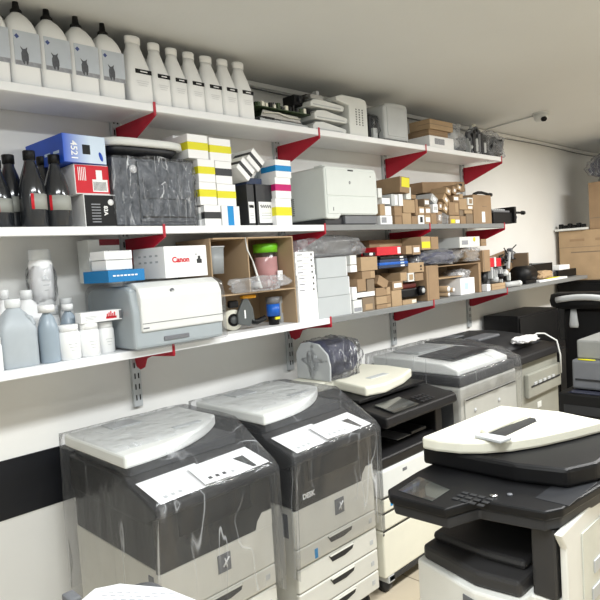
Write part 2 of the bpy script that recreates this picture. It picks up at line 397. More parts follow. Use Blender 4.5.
t = thing('circuit_board', 'green circuit board with black and cream connectors on top of the pan', 'circuit board', (xa-.01, SF+.05, zt+.083), .02)
b = MB(); b.box(0, .40, 0, .18, 0, .004, PCB, M=None); b.build('board', t)
random.seed(3)
for q in range(14):
    x = .01+q*.027; hh = random.uniform(.012, .035)
    b = MB(); b.box(x, x+random.uniform(.012, .022), .0, random.uniform(.012, .04), .004, .004+hh, random.choice([CREAM, BLK, DGR, CREAM, PCB]), .001); b.build('connector', t)
b = MB(); b.box(.06, .30, .07, .17, .004, .045, BLK, .004); b.build('heat_sink', t)
t = thing('fuser_box', 'black open metal box left of the silver pan, partly hidden', 'printer part', (FX(253, SF+.03, zt)+.0, SF+.17, zt))
b = MB(); b.box(0, .1, 0, .13, 0, .075, BLK, .004); b.build('housing', t); MB().box(.01, .09, -.002, .0, .02, .03, DGR).build('slot', t)
x = FX(303, SF+.03, zt+.12)
t = thing('motor_block', 'small black motor block on top of the circuit board pile', 'printer part', (x, SF+.09, zt+.135))
MB().box(0, .075, 0, .09, 0, .055, BLK, .004).build('housing', t); MB().cyl((.04, .0, .03), (.04, -.012, .03), .016, DGR).build('shaft', t)
# white trays 313-350
x0 = FX(315, SF+.02, zt); x1 = FX(350, SF+.02, zt)
lab = ['lowest white curved paper tray lying left of the vented cover', 'second white curved paper tray, stacked above the lowest one', 'topmost white printer tray with jagged metal edge']
for q, (dz, dx, th) in enumerate([(0, 0, .04), (.062, .015, .04), (.125, -.01, .03)]):
    t = thing('paper_tray', lab[q], 'printer part', (x0+dx, SF+.03, zt+dz), .0, group='white paper trays in the parts pile')
    w = (x1-x0)*.95
    b = MB(); b.prism([(0, .0), (w*.96, 0), (w, .02), (w*.97, .03), (w*.3, th+.012), (.02, th+.006), (0, th*.7)], 'y', 0, .21, OFFW, .003); b.build('tray_shell', t)
    b = MB(); b.box(.02, w-.03, -.002, 0, .008, .014, LGR); b.build('edge_rib', t)
    if q == 2:
        b = MB(); b.box(.0, w*.35, -.004, .05, th+.008, th+.03, CHR, .002); b.build('metal_strip', t); b = MB(); b.box(.02, w*.3, .05, .12, th+.01, th+.045, DGR, .003); b.build('roller', t)
        b = MB(); b.box(.07, .09, .02, .05, th+.03, th+.06, LGR); b.build('clip', t)
xl, xr = FX(351, SF+.01, zt), FX(369, SF+.01, zt); hh = FZ(98, (xl+xr)/2, SF+.02)-zt
t = thing('printer_cover', 'upright white printer side cover with vent grille on top shelf', 'printer part', (xl, SF+.014, zt))
w = xr-xl
b = MB(); b.prism([(0, 0), (w, 0), (w, hh*.88), (w*.93, hh*.97), (w*.7, hh), (-.05, hh), (-.10, hh-.015), (-.10, hh-.035), (0, hh-.05)], 'y', 0, .2, OFFW, .004); b.build('cover_shell', t)
b = MB()
for r in range(7):
    for c in range(3): b.box(w*(.35+.17*c), w*(.35+.17*c)+.009, -.001, .002, hh*(.28+r*.065), hh*(.28+r*.065)+.007, DGR)
b.build('vent_grille', t)
# dark bagged thing and grey monitor-like printer
xl, xr = FX(371, SF+.05, zt), FX(383, SF+.05, zt)
t = thing('bagged_toner_unit', 'dark unit wrapped in film between vented cover and grey printer', 'printer part', (xl+.005, SF+.06, zt))
b = MB(); b.box(0, xr-xl, 0, .22, 0, .15, DGR, .01); b.box(.01, .05, -.02, 0, 0, .07, LGR, .004); b.build('unit', t)
b = MB(); b.blob((xr-xl)/2, .1, .08, (xr-xl)*.45, .12, .09, WRAPT, .12, 40, 4, 3, flat=.001); b.build('film', t)
xl, xr = FX(386, SF+.01, zt), FX(410, SF+.01, zt); hh = FZ(103, (xl+xr)/2, SF+.02)-zt
w = xr-xl
t = thing('grey_printer', 'pale grey rounded printer standing upright on the top shelf', 'printer', (xl, SF+.016, zt))
b = MB(); b.prism([(0, .01), (w, .01), (w, hh*.93), (w*.9, hh), (w*.5, hh), (w*.1, hh*.95), (0, hh*.85)], 'y', 0, .26, LGR, .012); b.build('housing', t)
b = MB(); b.box(w*.12, w*.93, -.004, .004, .03, hh*.86, LGR, .003); b.build('front_panel', t)
b = MB(); b.box(.01, w-.01, .01, .25, 0, .012, DGR); b.build('base', t)
# boxes
t, w, hh = carton(430, 454, 138, SF+.012, zt, .26, 'white flat box under the two brown boxes at the right of top shelf', PAPER, tape=False, h=.075)
MB().box(-w*.3, w*.1, -.0012, 0, hh*.3, hh*.8, PAPERG).build('printed_mark', t)
zb = zt+.077
t, w, hh = carton(429, 448, 0, SF+.03, zb, .22, 'brown box resting on the white flat box', CARD, h=.042)
t, w, hh = carton(430, 453, 0, SF+.016, zb+.0435, .16, 'tan closed box on top of the brown box, highest of the stack', CARD2, h=.062)
t, w, hh = carton(418, 428, 0, SF+.19, zb+.0435, .06, 'small white printed box behind the tan box on top shelf', PAPER, h=.05, tape=False)
MB().box(-w*.3, w*.3, -.0012, 0, hh*.3, hh*.7, PAPERG).build('printed_mark', t)
# film bag and dark scrap
def bag(px0, px1, py, Y, zb, depth, label, m=WRAPH, seed=1, name='plastic_bag', amp=.35, inner=None, cat='plastic bag', core=.72):
    X0, X1 = FX(px0, Y, zb), FX(px1, Y, zb); hh = FZ(py, (X0+X1)/2, Y)-zb; w = X1-X0
    t = thing(name, label, cat, ((X0+X1)/2, Y+depth/2, zb))
    b = MB(); b.blob(0, 0, hh*.45, w/2, depth/2, hh*.52, m, amp, 16, 5, seed, flat=.001); b.build('film', t)
    if inner:
        b = MB(); b.blob(0, 0, hh*.42, w/2*core, depth/2*core, hh*.5*core, inner, amp, 30, 4, seed+2, flat=.003); b.build('contents', t)
    return t
bag(450, 467, 122, SF+.03, zt, .22, 'crumpled clear film bag beside the white flat box on top shelf', WRAPD, 2, inner=LGR)
random.seed(11)
xl = FX(471, SF+.03, zt); xr = 4.33
sl = ['silver geared roller scrap right of the film bag', 'grey bracketed roller scrap, second along the right end of top shelf', 'pale upright roller scrap, middle of the scrap at shelf end', 'dark frame scrap, next to last at the top shelf end', 'smoky grey frame scrap at the end, touching the smoky film bag on top shelf']
n = 5; wd = (xr-.16-xl)/n
for q in range(n):
    t = thing('roller_assembly', sl[q], 'printer part', (xl+wd*q+.01, SF+.05, zt), group='scrap roller assemblies at the end of top shelf')
    hh = [.17, .20, .22, .19, .17][q]; w = wd-.012
    b = MB(); b.box(0, w, .02, .2, 0, hh*.65, [BLK, DGR, BLK, BLK, DGR][q], .006); b.build('frame', t)
    b = MB()
    for s in range(3): b.box(w*.3*s, w*.3*s+.03, -.01-.01*s, .05, .01*s, hh*(.55+.2*((s+q) % 3)/1.5), [LGR, MGR, DGR][(s+q) % 3], .004)
    b.build('side_plate', t)
    b = MB(); b.cyl((w*.1, .0, hh*.25), (w*.9, -.01, hh*.3), .018, [LGR, MGR, LGR, DGR, MGR][q]); b.build('roller', t)
    b = MB(); b.cyl((w*.5, -.015, hh*.8), (w*.5, .02, hh*.8), .028, MGR, n=16); b.cyl((w*.5, -.02, hh*.8), (w*.5, -.015, hh*.8), .012, BLK, n=12); b.build('gear', t)
    b = MB(); b.cyl((w*.25, .02, hh*.5), (w*.3, .0, hh), .013, [LGR, LGR, CREAM, DGR, MGR][q], n=12); b.build('post', t)
bag(492, 508, 131, SF+.03, zt, .24, 'smoky film bag of black parts overhanging the right end of top shelf', WRAPD, 33, name='parts_bag', amp=.35, inner=BLK, core=.85)
# ceiling camera + wire
cx, cy = G(541, 113, CZ-.0)
t = thing('dome_camera', 'small white security camera on the ceiling', 'security camera', (cx, cy, CZ))
b = MB(); b.loft([(-.012, .06, .06, 2), (0, .06, .06, 2)], OFFW, 30); b.build('mount_ring', t)
b = MB(); b.loft([(-.07, .02, .02, 2), (-.06, .042, .042, 2), (-.04, .052, .052, 2), (-.012, .055, .055, 2)], OFFW, 30); d_ = b.build('dome', t)
b = MB(); b.cyl((-.035, -.03, -.055), (-.06, -.05, -.06), .018, BLK); b.build('lens', t)
ex, ey = G(470, 132, CZ); fx_, fy_ = G(400, 155, CZ)
tag(MB().tube([(cx, cy, CZ-.008), ((cx+ex)/2, (cy+ey)/2, CZ-.010), (ex, min(ey, WY-.05), CZ-.008)], .005, LGR).build('camera_cable'), 'thin pale cable running across the ceiling from the security camera', 'cable')
# ------------------------------------------------------------------ MIDDLE SHELF
zm = ST['mid']
def dark_bottle():
    t = thing('dark_toner_bottle', '', 'bottle', group='dark grey toner bottles')
    b = MB(); b.loft([(0, .042, .042, 2), (.005, .047, .047, 2), (.10, .047, .047, 2), (.13, .044, .044, 2), (.165, .033, .033, 2), (.20, .020, .020, 2), (.215, .018, .018, 2)], DPAR, 32); b.build('bottle_body', t)
    b = MB(); b.loft([(.210, .0215, .0215, 2), (.236, .0215, .0215, 2), (.238, .020, .020, 2)], BLK, 24); b.build('screw_cap', t)
    def arc(a0, a1, r, z0, z1, m):
        q = bmesh.new(); n = max(2, int((a1-a0)/5)); A = [math.radians(a0+(a1-a0)*k/n) for k in range(n+1)]
        R = [[q.verts.new((rr*math.cos(a), rr*math.sin(a), z)) for a in A] for rr, z in ((r, z0), (r, z1), (r-.0006, z1), (r-.0006, z0))]
        for u in range(4):
            for k in range(n): q.faces.new((R[u][k], R[u][k+1], R[(u+1) % 4][k+1], R[(u+1) % 4][k]))
        b = MB(); b._add(q, m, None, True); return b
    lb = arc(-150, -15, .0478, .055, .103, mat('bottle_label', (158, 160, 154), .5)).build('paper_label', t)
    b = arc(-150, -138, .0484, .055, .103, REDP)
    b.build('red_stripe', lb)
    return t
db = dark_bottle()
data = [(57.5, .06, 155, 'dark toner bottle touching the white side of the black and red boxes'), (33, .062, 151, 'dark toner bottle, tallest in front, left of the one by the boxes'), (12, .155, 155, 'dark toner bottle half hidden behind the tallest front one'), (-2, .11, 160, 'dark toner bottle at the left edge of the photo on middle shelf'),
        (46, .19, 157, 'dark toner bottle behind, between the two front bottles with red stripes'), (-22, .06, 158, 'dark toner bottle just outside the left edge')]
for i, (p, dy, py, lab) in enumerate(data):
    Y = SF+dy; x = FX(p, Y, zm+.1); hh = FZ(py, x, Y)-zm; s3 = (1, 1, hh/.238)
    if i == 0: db.location = (x, Y, zm); db.scale = s3; db['label'] = lab; db.rotation_euler = (0, 0, .05)
    else: dup(db, (x, Y, zm), lab, rz=[0, .55, .5, .6, 0, 0][i], scale=s3)
# three boxes stacked
def printed_box(name, label, X0, Y, zb, w, d, hh, mf, ms, rz=0, cat='box', mt=None, group=None):
    t = thing(name, label, cat, (X0, Y, zb), rz, group)
    b = MB(); b.box(0, w, 0, d, 0, hh, ms, .0015); b.build('box_body', t)
    b = MB(); b.box(.003, w, -.0012, 0, .003, hh-.003, mf); f = b.build('front_print', t)
    return t, f
Yb = SF+.03; x0 = FX(86, Yb, zm); x1 = FX(117, Yb, zm); w = x1-x0; h1 = FZ(194, x0, Yb)-zm
t, f = printed_box('toner_box', 'black and white toner box at the bottom, left of the wrapped dark printer', x0, Yb, zm, w, .27, h1, BLK, PAPER, -.03)
text('83A', .022, PAPER, f, (w*.66, -.002, h1*.5), (math.pi/2, math.pi/2, 0), bold=.0006)
MB().cyl((w*.84, -.0018, h1*.76), (w*.84, -.0012, h1*.76), .012, PAPER).build('round_emblem', f)
b = MB(); [b.box(w*.22, w*.5, -.0018, -.0012, h1*(.14+.09*q), h1*(.17+.09*q), PAPERG) for q in range(7)]; b.build('small_print', f)
z2 = zm+h1+.0015; Y2 = SF+.035; x0 = FX(76, Y2, z2); w = FX(110, Y2, z2)-x0; h2 = FZ(163.5, x0, Y2)-z2
t, f = printed_box('toner_box', 'red toner box with barcode sticker between the blue and black boxes', x0, Y2, z2, w, .27, h2, REDP, PAPER, .0)
b = MB(); b.box(w*.5, w*.95, -.002, -.0012, h2*.08, h2*.5, PAPER); b.box(w*.62, w*.8, -.002, -.0012, h2*.5, h2*.82, PAPER); b.build('barcode_sticker', f)
b = MB(); [b.box(w*(.53+.035*q), w*(.545+.035*q), -.0024, -.002, h2*.12, h2*.42, BLK) for q in range(11)]; b.build('barcode', f)
b = MB(); [b.box(w*(.10+.05*q), w*(.12+.05*q), -.0018, -.0012, h2*.45, h2*.9, PAPER) for q in range(5)]; b.build('small_print', f)
z3 = z2+h2+.0015; Y3 = SF+.015; x0 = FX(64, Y3, z3); w = FX(108, Y3, z3)-x0; h3 = FZ(132.5, x0, Y3)-z3
t = thing('cartridge_box', 'long blue and pale box marked 4521 on top of the red box', 'box', (x0, Y3, z3), .06)
b = MB(); b.box(0, w, .0, .30, 0, h3, BLUP, .0015); b.build('box_body', t)
# blue to pale printed front
GB = bpy.data.materials.new('blue_to_pale_print'); GB.use_nodes = True; nn = GB.node_tree.nodes; ll = GB.node_tree.links
tcx = nn.new('ShaderNodeTexCoord'); sx_ = nn.new('ShaderNodeSeparateXYZ'); rp = nn.new('ShaderNodeValToRGB'); mrr = nn.new('ShaderNodeMapRange')
mrr.inputs['From Min'].default_value = 0; mrr.inputs['From Max'].default_value = w
rp.color_ramp.elements[0].color = lin((30, 84, 196)); rp.color_ramp.elements[1].color = lin((206, 222, 240)); rp.color_ramp.elements[1].position = .62
ll.new(tcx.outputs['Object'], sx_.inputs[0]); ll.new(sx_.outputs['X'], mrr.inputs['Value']); ll.new(mrr.outputs['Result'], rp.inputs['Fac']); ll.new(rp.outputs['Color'], nn['Principled BSDF'].inputs['Base Color'])
f = MB().box(.001, w-.001, -.0012, 0, .001, h3-.001, GB).build('front_print', t)
text('4521', .036, PAPER, f, (w*.24, -.0022, h3*.42), (math.pi/2, math.pi/2, 0), bold=.0006)
MB().box(w*.44, w*.62, -.002, -.0012, h3*.32, h3*.66, BLK).build('dark_square', f)
b = MB(); b.loft([(0, .007, .018, 2), (.0008, .007, .018, 2)], BLUP, 24, Matrix.Translation((w*.87, -.0012, h3*.27)) @ Matrix.Rotation(math.pi/2, 4, 'X') @ Matrix.Rotation(.3, 4, 'Z')); b.build('oval_logo', f)
b = MB()
for q in range(3): b.box(-.0006, 0, .03+.07*q, .075+.07*q, h3*.35, h3*.45, LBLU)
b.build('side_print', t)
# wrapped dark printer
Yp = SF+.035; x0 = FX(117, Yp, zm); x1 = FX(198, Yp, zm); w = x1-x0; hh = FZ(158, (x0+x1)/2, Yp)-zm
t = thing('wrapped_printer', 'dark grey printer part standing wrapped in shiny film on the middle shelf', 'printer', (x0, Yp, zm+.006), .02)
SGP = mat('slate_grey_plastic', (78, 84, 92), .4, var=.08)
b = MB(); b.box(.0, w, .0, .26, 0, hh-.012, SGP, .006); b.build('housing', t)
b = MB(); b.box(w*.28, w*.97, -.008, .0, .012, hh*.92, SGP, .004); b.build('front_door', t)
b = MB(); b.box(w*.30, w*.95, -.011, -.008, .03, .036, BLK); b.box(w*.32, w*.95, -.011, -.008, hh*.38, hh*.386, BLK); b.build('door_seam', t)
b = MB(); b.cyl((w*.24, -.002, hh*.8), (w*.24, 0, hh*.8), .017, PAPER); b.build('round_sticker', t)
bw = MB(); bw.film(-.02, w+.006, -.022, .27, -.004, hh-.002, WRAPT, .008, 4); bw.build('film', t)
# the white platen lid on top of it
z4 = zm+hh+.012; x0b = FX(104, Yp, z4+.01); x1b = FX(188, Yp, z4+.01); wb = x1b-x0b
t = thing('scanner_lid', 'off-white flat scanner lid with dark underside on the wrapped dark printer', 'printer part', (x0b, Yp-.02, z4+.001))
hl = .062
b = MB(); b.loft([(0, wb*.38, .10, 4, wb*.52, .15), (hl*.45, wb*.45, .13, 4, wb*.5, .15)], DGR); b.build('underside', t)
b = MB(); b.loft([(hl*.45, wb*.47, .14, 4, wb*.5, .15), (hl*.5, wb*.5, .15, 4, wb*.5, .15), (hl*.9, wb*.49, .15, 4, wb*.5, .15), (hl, wb*.46, .13, 4, wb*.5, .15)], OFFW); b.build('lid_shell', t)
# small toner cartons
def band_box(label, X0, Y, zb, w, d, hh, mb, rz=0, vertical=False, group='small white toner boxes with coloured bands', rot=None):
    t = thing('toner_carton', label, 'box', (X0, Y, zb), rz, group, rot)
    MB().box(0, w, 0, d, 0, hh, PAPER, .001).build('box_body', t)
    if vertical: MB().box(w*.32, w*.66, -.0008, d*.5, .0005, hh+.0005, mb).build('colour_band', t)
    else: MB().box(-.0008, w+.0008, -.0008, d*.9, hh*.36, hh*.68, mb).build('colour_band', t)
    return t
def BB(px0, px1, py0, py1, mb, label, Y=SF+.035, d=.2, vertical=False, zb=None, gap=.001):
    Xm = FX((px0+px1)/2, Y, zm+.15); z0 = FZ(py0, Xm, Y) if zb is None else zb; z1 = FZ(py1, Xm, Y)
    zz = (z0+z1)/2; X0 = FX(px0, Y, zz); X1 = FX(px1, Y, zz)
    band_box(label, X0+gap, Y, z0, X1-X0-2*gap, d, z1-z0-gap, mb, vertical=vertical); return z1
c1z = BB(204.5, 221, 226, 205, DGR, 'white box with grey band at the bottom left of the toner stack', zb=zm)
c1z2 = BB(199.5, 216.5, 205, 182, YEL, 'white box with yellow band on the grey banded box', zb=c1z)
c1z3 = BB(198, 215, 182, 159, YEL, 'white box with yellow band, third up in the left toner column', zb=c1z2)
BB(187.5, 208, 157, 134, YEL, 'topmost left white box with yellow band', zb=c1z3)
c2z = BB(222, 240, 226, 206, CYN, 'white box with an upright cyan stripe at the bottom of the toner stack', vertical=True, zb=zm)
c2z2 = BB(217.5, 236, 206, 184, YEL, 'white box with yellow band on the cyan striped box', zb=c2z)
c2z3 = BB(215.5, 232, 182, 161, DGR, 'white box with grey band, third up in the right toner column', zb=c2z2)
BB(209.5, 231, 160, 138, YEL, 'topmost right white box with yellow band beside the tilted boxes', zb=c2z3)
BB(199, 203.5, 226, 207, LGR, 'white box edge showing behind the wrapped dark printer', Y=SF+.06, zb=zm)
BB(176, 187, 180, 135.5, YEL, 'white box behind the scanner lid with yellow band', Y=SF+.19, d=.1, zb=zm)
# dark boxes with script labels
Y = SF+.045
for (p0, p1, py, lab) in [(249, 256, 184, 'tall dark grey box with white script label, partly hidden'), (258, 275, 184, 'tall dark grey box with white script label beside the coloured stack')]:
    x0, x1 = FX(p0, Y, zm), FX(p1, Y, zm); hh = FZ(py, x0, Y)-zm; w = x1-x0
    t = thing('ink_box', lab, 'box', (x0, Y, zm))
    MB().box(0, w, 0, .2, 0, hh, DGR, .0015).build('box_body', t)
    f = MB().box(w*.12, w*.95, -.0012, 0, hh*.07, hh*.58, PAPER).build('white_label', t)
    b = MB(); pts = [(w*(.2+.6*k/14), -.002, hh*(.47+.045*math.sin(k*2.1))) for k in range(15)]; b.tube(pts, .0016, BLK, 5)
    [b.box(w*.25, w*.8, -.0018, -.0012, hh*(.18+.06*q), hh*(.195+.06*q), LGR) for q in range(3)]; b.build('script', f)
x0 = FX(243, SF+.05, zm+.17); zt3 = FZ(184, x0, SF+.05)
x0 = FX(237, SF+.1, zm+.16)
t = thing('cartridge_sleeve', 'dark slate cartridge box lying flat across the tall dark boxes', 'box', (FX(247, SF+.06, zm+.17), SF+.06, zt3+.003))
MB().box(-.0, .098, 0, .18, 0, .03, SMOKE, .002).build('box_body', t)
for q, (p, py, lab) in enumerate([(246, 172, 'tilted white and grey box leaning at the left, under the other tilted one'), (256, 163, 'tilted white and grey box leaning at the right near the clear cup')]):
    Y = SF+.04+.005*q; x, z = P(p, py, Y)
    t = thing('toner_carton', lab, 'box', (x, Y, z+.014), group='small white toner boxes with coloured bands', rot=(0, math.radians(42), 0))
    MB().box(-.046, .046, 0, .16, -.034, .034, PAPER, .001).build('box_body', t); MB().box(-.0468, .0468, -.0008, .12, -.010, .008, DGR).build('colour_band', t)
# coloured stack right
Y = SF+.015; z = zm
for (p0, p1, py, mm, lab) in [(278, 293, 202, YEL, 'white box with olive yellow band at the bottom, left of the big laser printer'), (277, 292, 181, MAG, 'white box with magenta band between the yellow and cyan banded ones'), (277, 292, 163, CYN, 'white box with cyan band on top of the magenta banded box')]:
    x0, x1 = FX(p0-1.5, Y, z+.04), FX(p1-1, Y, z+.04)
    z1 = FZ(py-4, x0, Y)
    band_box(lab, x0, Y, z, x1-x0, .12, z1-z-.001, mm); z = z1
x0 = FX(268, SF+.13, zm); 
t = thing('paper_cup', 'pale translucent cup standing behind the cyan banded box', 'cup', (FX(263, SF+.2, zm+.25), SF+.22, zm))
MB().loft([(0, .03, .03, 2), (.27, .033, .033, 2), (.285, .022, .022, 2), (.30, .022, .022, 2)], mat('pale_blue_plastic', (200, 214, 226), .4), 24).build('cup_body', t)
MB().loft([(.296, .026, .026, 2), (.31, .026, .026, 2)], WPL, 24).build('lid', t)
# laser printer
Y = SF+.008; zp = zm; x0 = FX(327, Y, zp); x1 = FX(379, Y, zp); w = x1-x0; hh = FZ(165, x0, Y)-zp; D = .33
t = thing('laser_printer', 'large pale grey laser printer on the middle shelf, its top under the red bracket', 'printer', (x0, Y, zp))
b = MB(); b.prism([(.0, hh*.12), (.02, hh*.10), (.10, hh*.10), (.12, hh*.17), (w*.95, hh*.17), (w, hh*.2), (w, hh*.93), (w*.96, hh), (.02, hh), (0, hh*.96)], 'y', 0, D, HPG, .007); b.build('housing', t)
b = MB(); b.box(.01, w*.98, .02, D-.01, 0, hh*.14, DGR, .006); b.box(w*.35, w*.97, .004, .05, .004, hh*.16, MGR, .004); b.build('base_tray', t)
b = MB(); b.box(.012, w*.94, -.004, .004, hh*.5, hh*.95, HPG, .003); b.build('front_door', t)
b = MB(); b.box(.012, w*.94, -.0035, .004, hh*.19, hh*.485, HPG, .003); b.build('paper_cassette', t)
b = MB(); b.box(w*.42, w*.52, -.008, -.003, hh*.93, hh*.955, DGR, .002); b.build('door_latch', t)
b = MB(); b.cyl((w*.45, -.0048, hh*.73), (w*.45, -.004, hh*.73), .008, MGR); lg = b.build('round_logo', t)
text('hp', .011, PAPER, lg, (w*.45, -.0055, hh*.73))
MB().cyl((w*.86, -.0048, hh*.86), (w*.86, -.004, hh*.86), .0035, BLK).build('indicator', t)
b = MB(); b.box(w*.12, w*.132, -.0045, -.0035, hh*.24, hh*.30, MGR); b.build('model_mark', t)
text('315', .012, MGR, t, (w*.84, -.0042, hh*.34)) if False else None
b = MB()
for k in range(9): b.box(-.0012, .001, D*.72+.0, D*.9, hh*(.22+.035*k), hh*(.235+.035*k), DGR)
b.build('side_vent', t)
b = MB(); b.box(.02, .05, .03, .09, hh-.002, hh+.007, HPG, .003); b.box(.0, w*.9, D-.012, D+.004, .02, hh*.9, MGR, .004); b.build('rear_door', t)
# small parts boxes piled on the middle shelf
def pile(px0, py0, px1, py1, Y, depth, label, m, st=(), tilt=0, zb=None, group=None, cat='box'):
    pm = (px0+px1)/2; X, Z = P(pm, (py0+py1)/2, Y)
    z0 = FZ(py1, X, Y) if zb is None else zb; z1 = FZ(py0, X, Y)
    if tilt: w = (FX(px1, Y, Z)-FX(px0, Y, Z)); 
    else: w = FX(px1, Y, Z)-FX(px0, Y, Z)
    hh = z1-z0
    t = thing('parts_box', label, cat, (X, Y, (z0+z1)/2 if tilt else z0), group=group, rot=(0, tilt, 0) if tilt else None)
    oz = -hh/2 if tilt else 0
    g = .001
    MB().box(-w/2+g, w/2-g, 0, depth, oz, oz+hh-g, m, .001).build('box_body', t)
    for (a0, a1, c0, c1, mm) in st:
        MB().box(-w/2+a0*w, -w/2+a1*w, -.0012, 0, oz+c0*hh, oz+c1*hh, mm).build('sticker', t)
    return t
g1 = 'small parts boxes piled on the middle shelf'
WS = [(.15, .85, .25, .75, PAPER)]
Y0 = SF+.02
rows = [
 # bottom row
 (380.5, 215.5, 392.5, 225, PAPER, [(.1, .5, .2, .8, PAPERG)], 'white printed box, first of the bottom row beside the big laser printer'),
 (395, 216, 402, 225, CARD, [], 'brown box, second of the bottom row of the pile'),
 (402.5, 213, 411.5, 225, CARD2, [], 'tan box, third and tallest of the left bottom row'),
 (412, 216, 418, 225, CARD, [], 'brown box, fourth of the bottom row, left of the barcode one'),
 (418.3, 215, 424.5, 225, PAPER, [(.3, .7, .2, .8, BLK)], 'white barcode box in the bottom row of the pile'),
 (425, 215, 430.8, 225, CARD2, WS, 'tan box with pale sticker right of the white barcode box'),
 (431.2, 213, 436.8, 225, CARD, [], 'brown box, seventh of the bottom row'),
 (450, 215.5, 460, 225, CARD2, [(.1, .5, .1, .55, YEL), (.55, .95, .1, .5, PAPER)], 'tan box with round yellow sticker in the bottom row'),
 (460.5, 216, 466, 225, CARD, [], 'brown box right of the yellow sticker box'),
 (466.3, 214, 473, 225, CARD3, [], 'dull brown box at the bottom, touching the big carton'),
]
def zrow(px, py): 
    X, Z = P(px, py, Y0); return Z
for r in rows:
    pile(*r[:4], Y0, .16, r[6], r[4], r[5], zb=zm, group=g1)
rows2 = [
 (380, 204, 385, 215.3, CARD2, [], 'tan upright box above the white printed box at far left of pile'),
 (385.2, 206, 391.3, 215.3, PAPER, [], 'white box above the first white printed box'),
 (382, 197.8, 390, 203.9, PAPER, [], 'small white box third up at the left of the pile'),
 (378, 188, 382, 197.6, OFFW, [], 'narrow white upright box nearest the big laser printer'),
 (394.5, 206, 402, 215.8, CARD, [], 'brown box on the second box of the bottom row'),
 (391.3, 194, 398, 205.8, LGR, [(.5, .9, .1, .9, PAPER)], 'pale grey wrapped box under the big brown yellow label box'),
 (399, 194, 403, 205.8, PAPER, [], 'narrow white upright box under the yellow label box'),
 (403, 199.5, 415, 212.8, CARD2, [], 'large tan cube on the tallest tan box'),
 (415.3, 199, 418.2, 215.6, CARD, [], 'narrow brown box beside the large tan cube'),
 (406, 187, 411, 199.2, OFFW, [], 'white box standing on the large tan cube'),
 (411.3, 194.5, 416, 198.8, CARD, [], 'small brown box on the large tan cube'),
 (418.8, 206.5, 424.6, 214.8, CARD2, WS, 'tan box with pale sticker on the white barcode box'),
 (425, 206.6, 430.8, 214.8, CARD, WS, 'brown box with pale sticker, second row, right of barcode column'),
 (433, 204, 438, 212.6, PAPER, [(.2, .8, .3, .7, LGR)], 'small white box on the seventh bottom box'),
 (424, 198.5, 429.5, 206.3, CARD3, WS, 'dull box with pale sticker, third row of the middle pile'),
 (449, 202, 459, 215, CARD, [(.6, .9, .2, .9, CARD2)], 'brown box above the yellow sticker box'),
 (459.3, 198.5, 467, 209.6, CARD2, [], 'tan box right of the brown box, middle height'),
 (459.3, 210, 463.5, 215.8, CARD3, [], 'small dull box wedged under the tan box'),
 (464.5, 210, 472.6, 213.7, CARD2, [], 'flat tan box low at the right, against the big carton'),
 (467.5, 197.5, 473, 205, OFFW, [(.3, .8, .2, .8, CARD)], 'small white topped box against the big carton'),
 (467.3, 205.3, 473, 209.7, CARD2, WS, 'small tan box under the white topped box'),
 (453, 195.5, 459, 201.7, CARD, WS, 'brown box with pale sticker high in the right pile'),
 (459.3, 194, 463, 198.2, CARD2, [], 'tiny tan box near the top of the right pile'),
]
for r in rows2:
    pile(*r[:4], Y0+.005*0, .15, r[6], r[4], r[5], group=g1)
# tilted ones
for (p0, q0, p1, q1, mm, tl, lab) in [(437.2, 211, 442, 224, CARD, .18, 'slightly leaning brown box at the end of the left bottom row'), (431, 195.5, 437.5, 203, LGR, .5, 'pale grey tilted box over the small white box'), (443, 196, 449.5, 203.5, CARD2, .7, 'tan tilted box, upper of the two diamond-wise ones'), (443.5, 205, 448, 212, YEL if False else CARD2, .6, 'tan tilted box, lower of the two diamond-wise ones'), (438.5, 202, 442.5, 210, CARD, .1, 'brown box left of the diamond-wise boxes'),
        (446, 188, 451, 194.5, CARD2, .3, 'tan tilted roll box, left of the three highest'), (452.5, 187, 456.8, 194, CARD, .3, 'brown tilted roll box, middle of the three highest'), (457.5, 185, 461.5, 190, CARD2, .3, 'tan tilted roll box, right of the three highest')]:
    pile(p0, q0, p1, q1, Y0+.004, .12, lab, mm, [(.3, .7, .3, .7, PAPER)], tilt=tl, group=g1)
bag(437, 450, 213, Y0-.005, zm, .05, 'small crumpled clear bag at the shelf edge in front of the parts boxes', WRAPD, 5, amp=.4)
# brown support cartons behind the pile
x0, x1 = FX(376, SF+.19, zm), FX(404, SF+.19, zm)
t = thing('support_carton', 'brown carton behind the left boxes holding up the yellow label box', 'box', (x0, SF+.19, zm)); hs = FZ(195, x0+.1, SF+.19)-zm
MB().box(0, x1-x0, 0, .12, 0, hs, CARD3, .002).build('carton_body', t); MB().box(0, x1-x0, -.001, .0, hs*.5, hs*.54, CARD2).build('tape_strip', t)
# big brown with yellow label
x, z = P(400, 192, SF+.01)
w = FX(408.5, SF+.01, z)-x; zz = FZ(176, x, SF+.01)-z
t = thing('cardboard_box', 'brown box with bright yellow label on top of the left pile', 'box', (x, SF+.01, z+.001), -.0, rot=(0, .08, -.10))
MB().box(0, w, 0, .29, 0, zz, CARD, .002).build('carton_body', t)
MB().box(w*.15, w*.95, -.0012, 0, zz*.35, zz*.95, YEL).build('yellow_label', t)
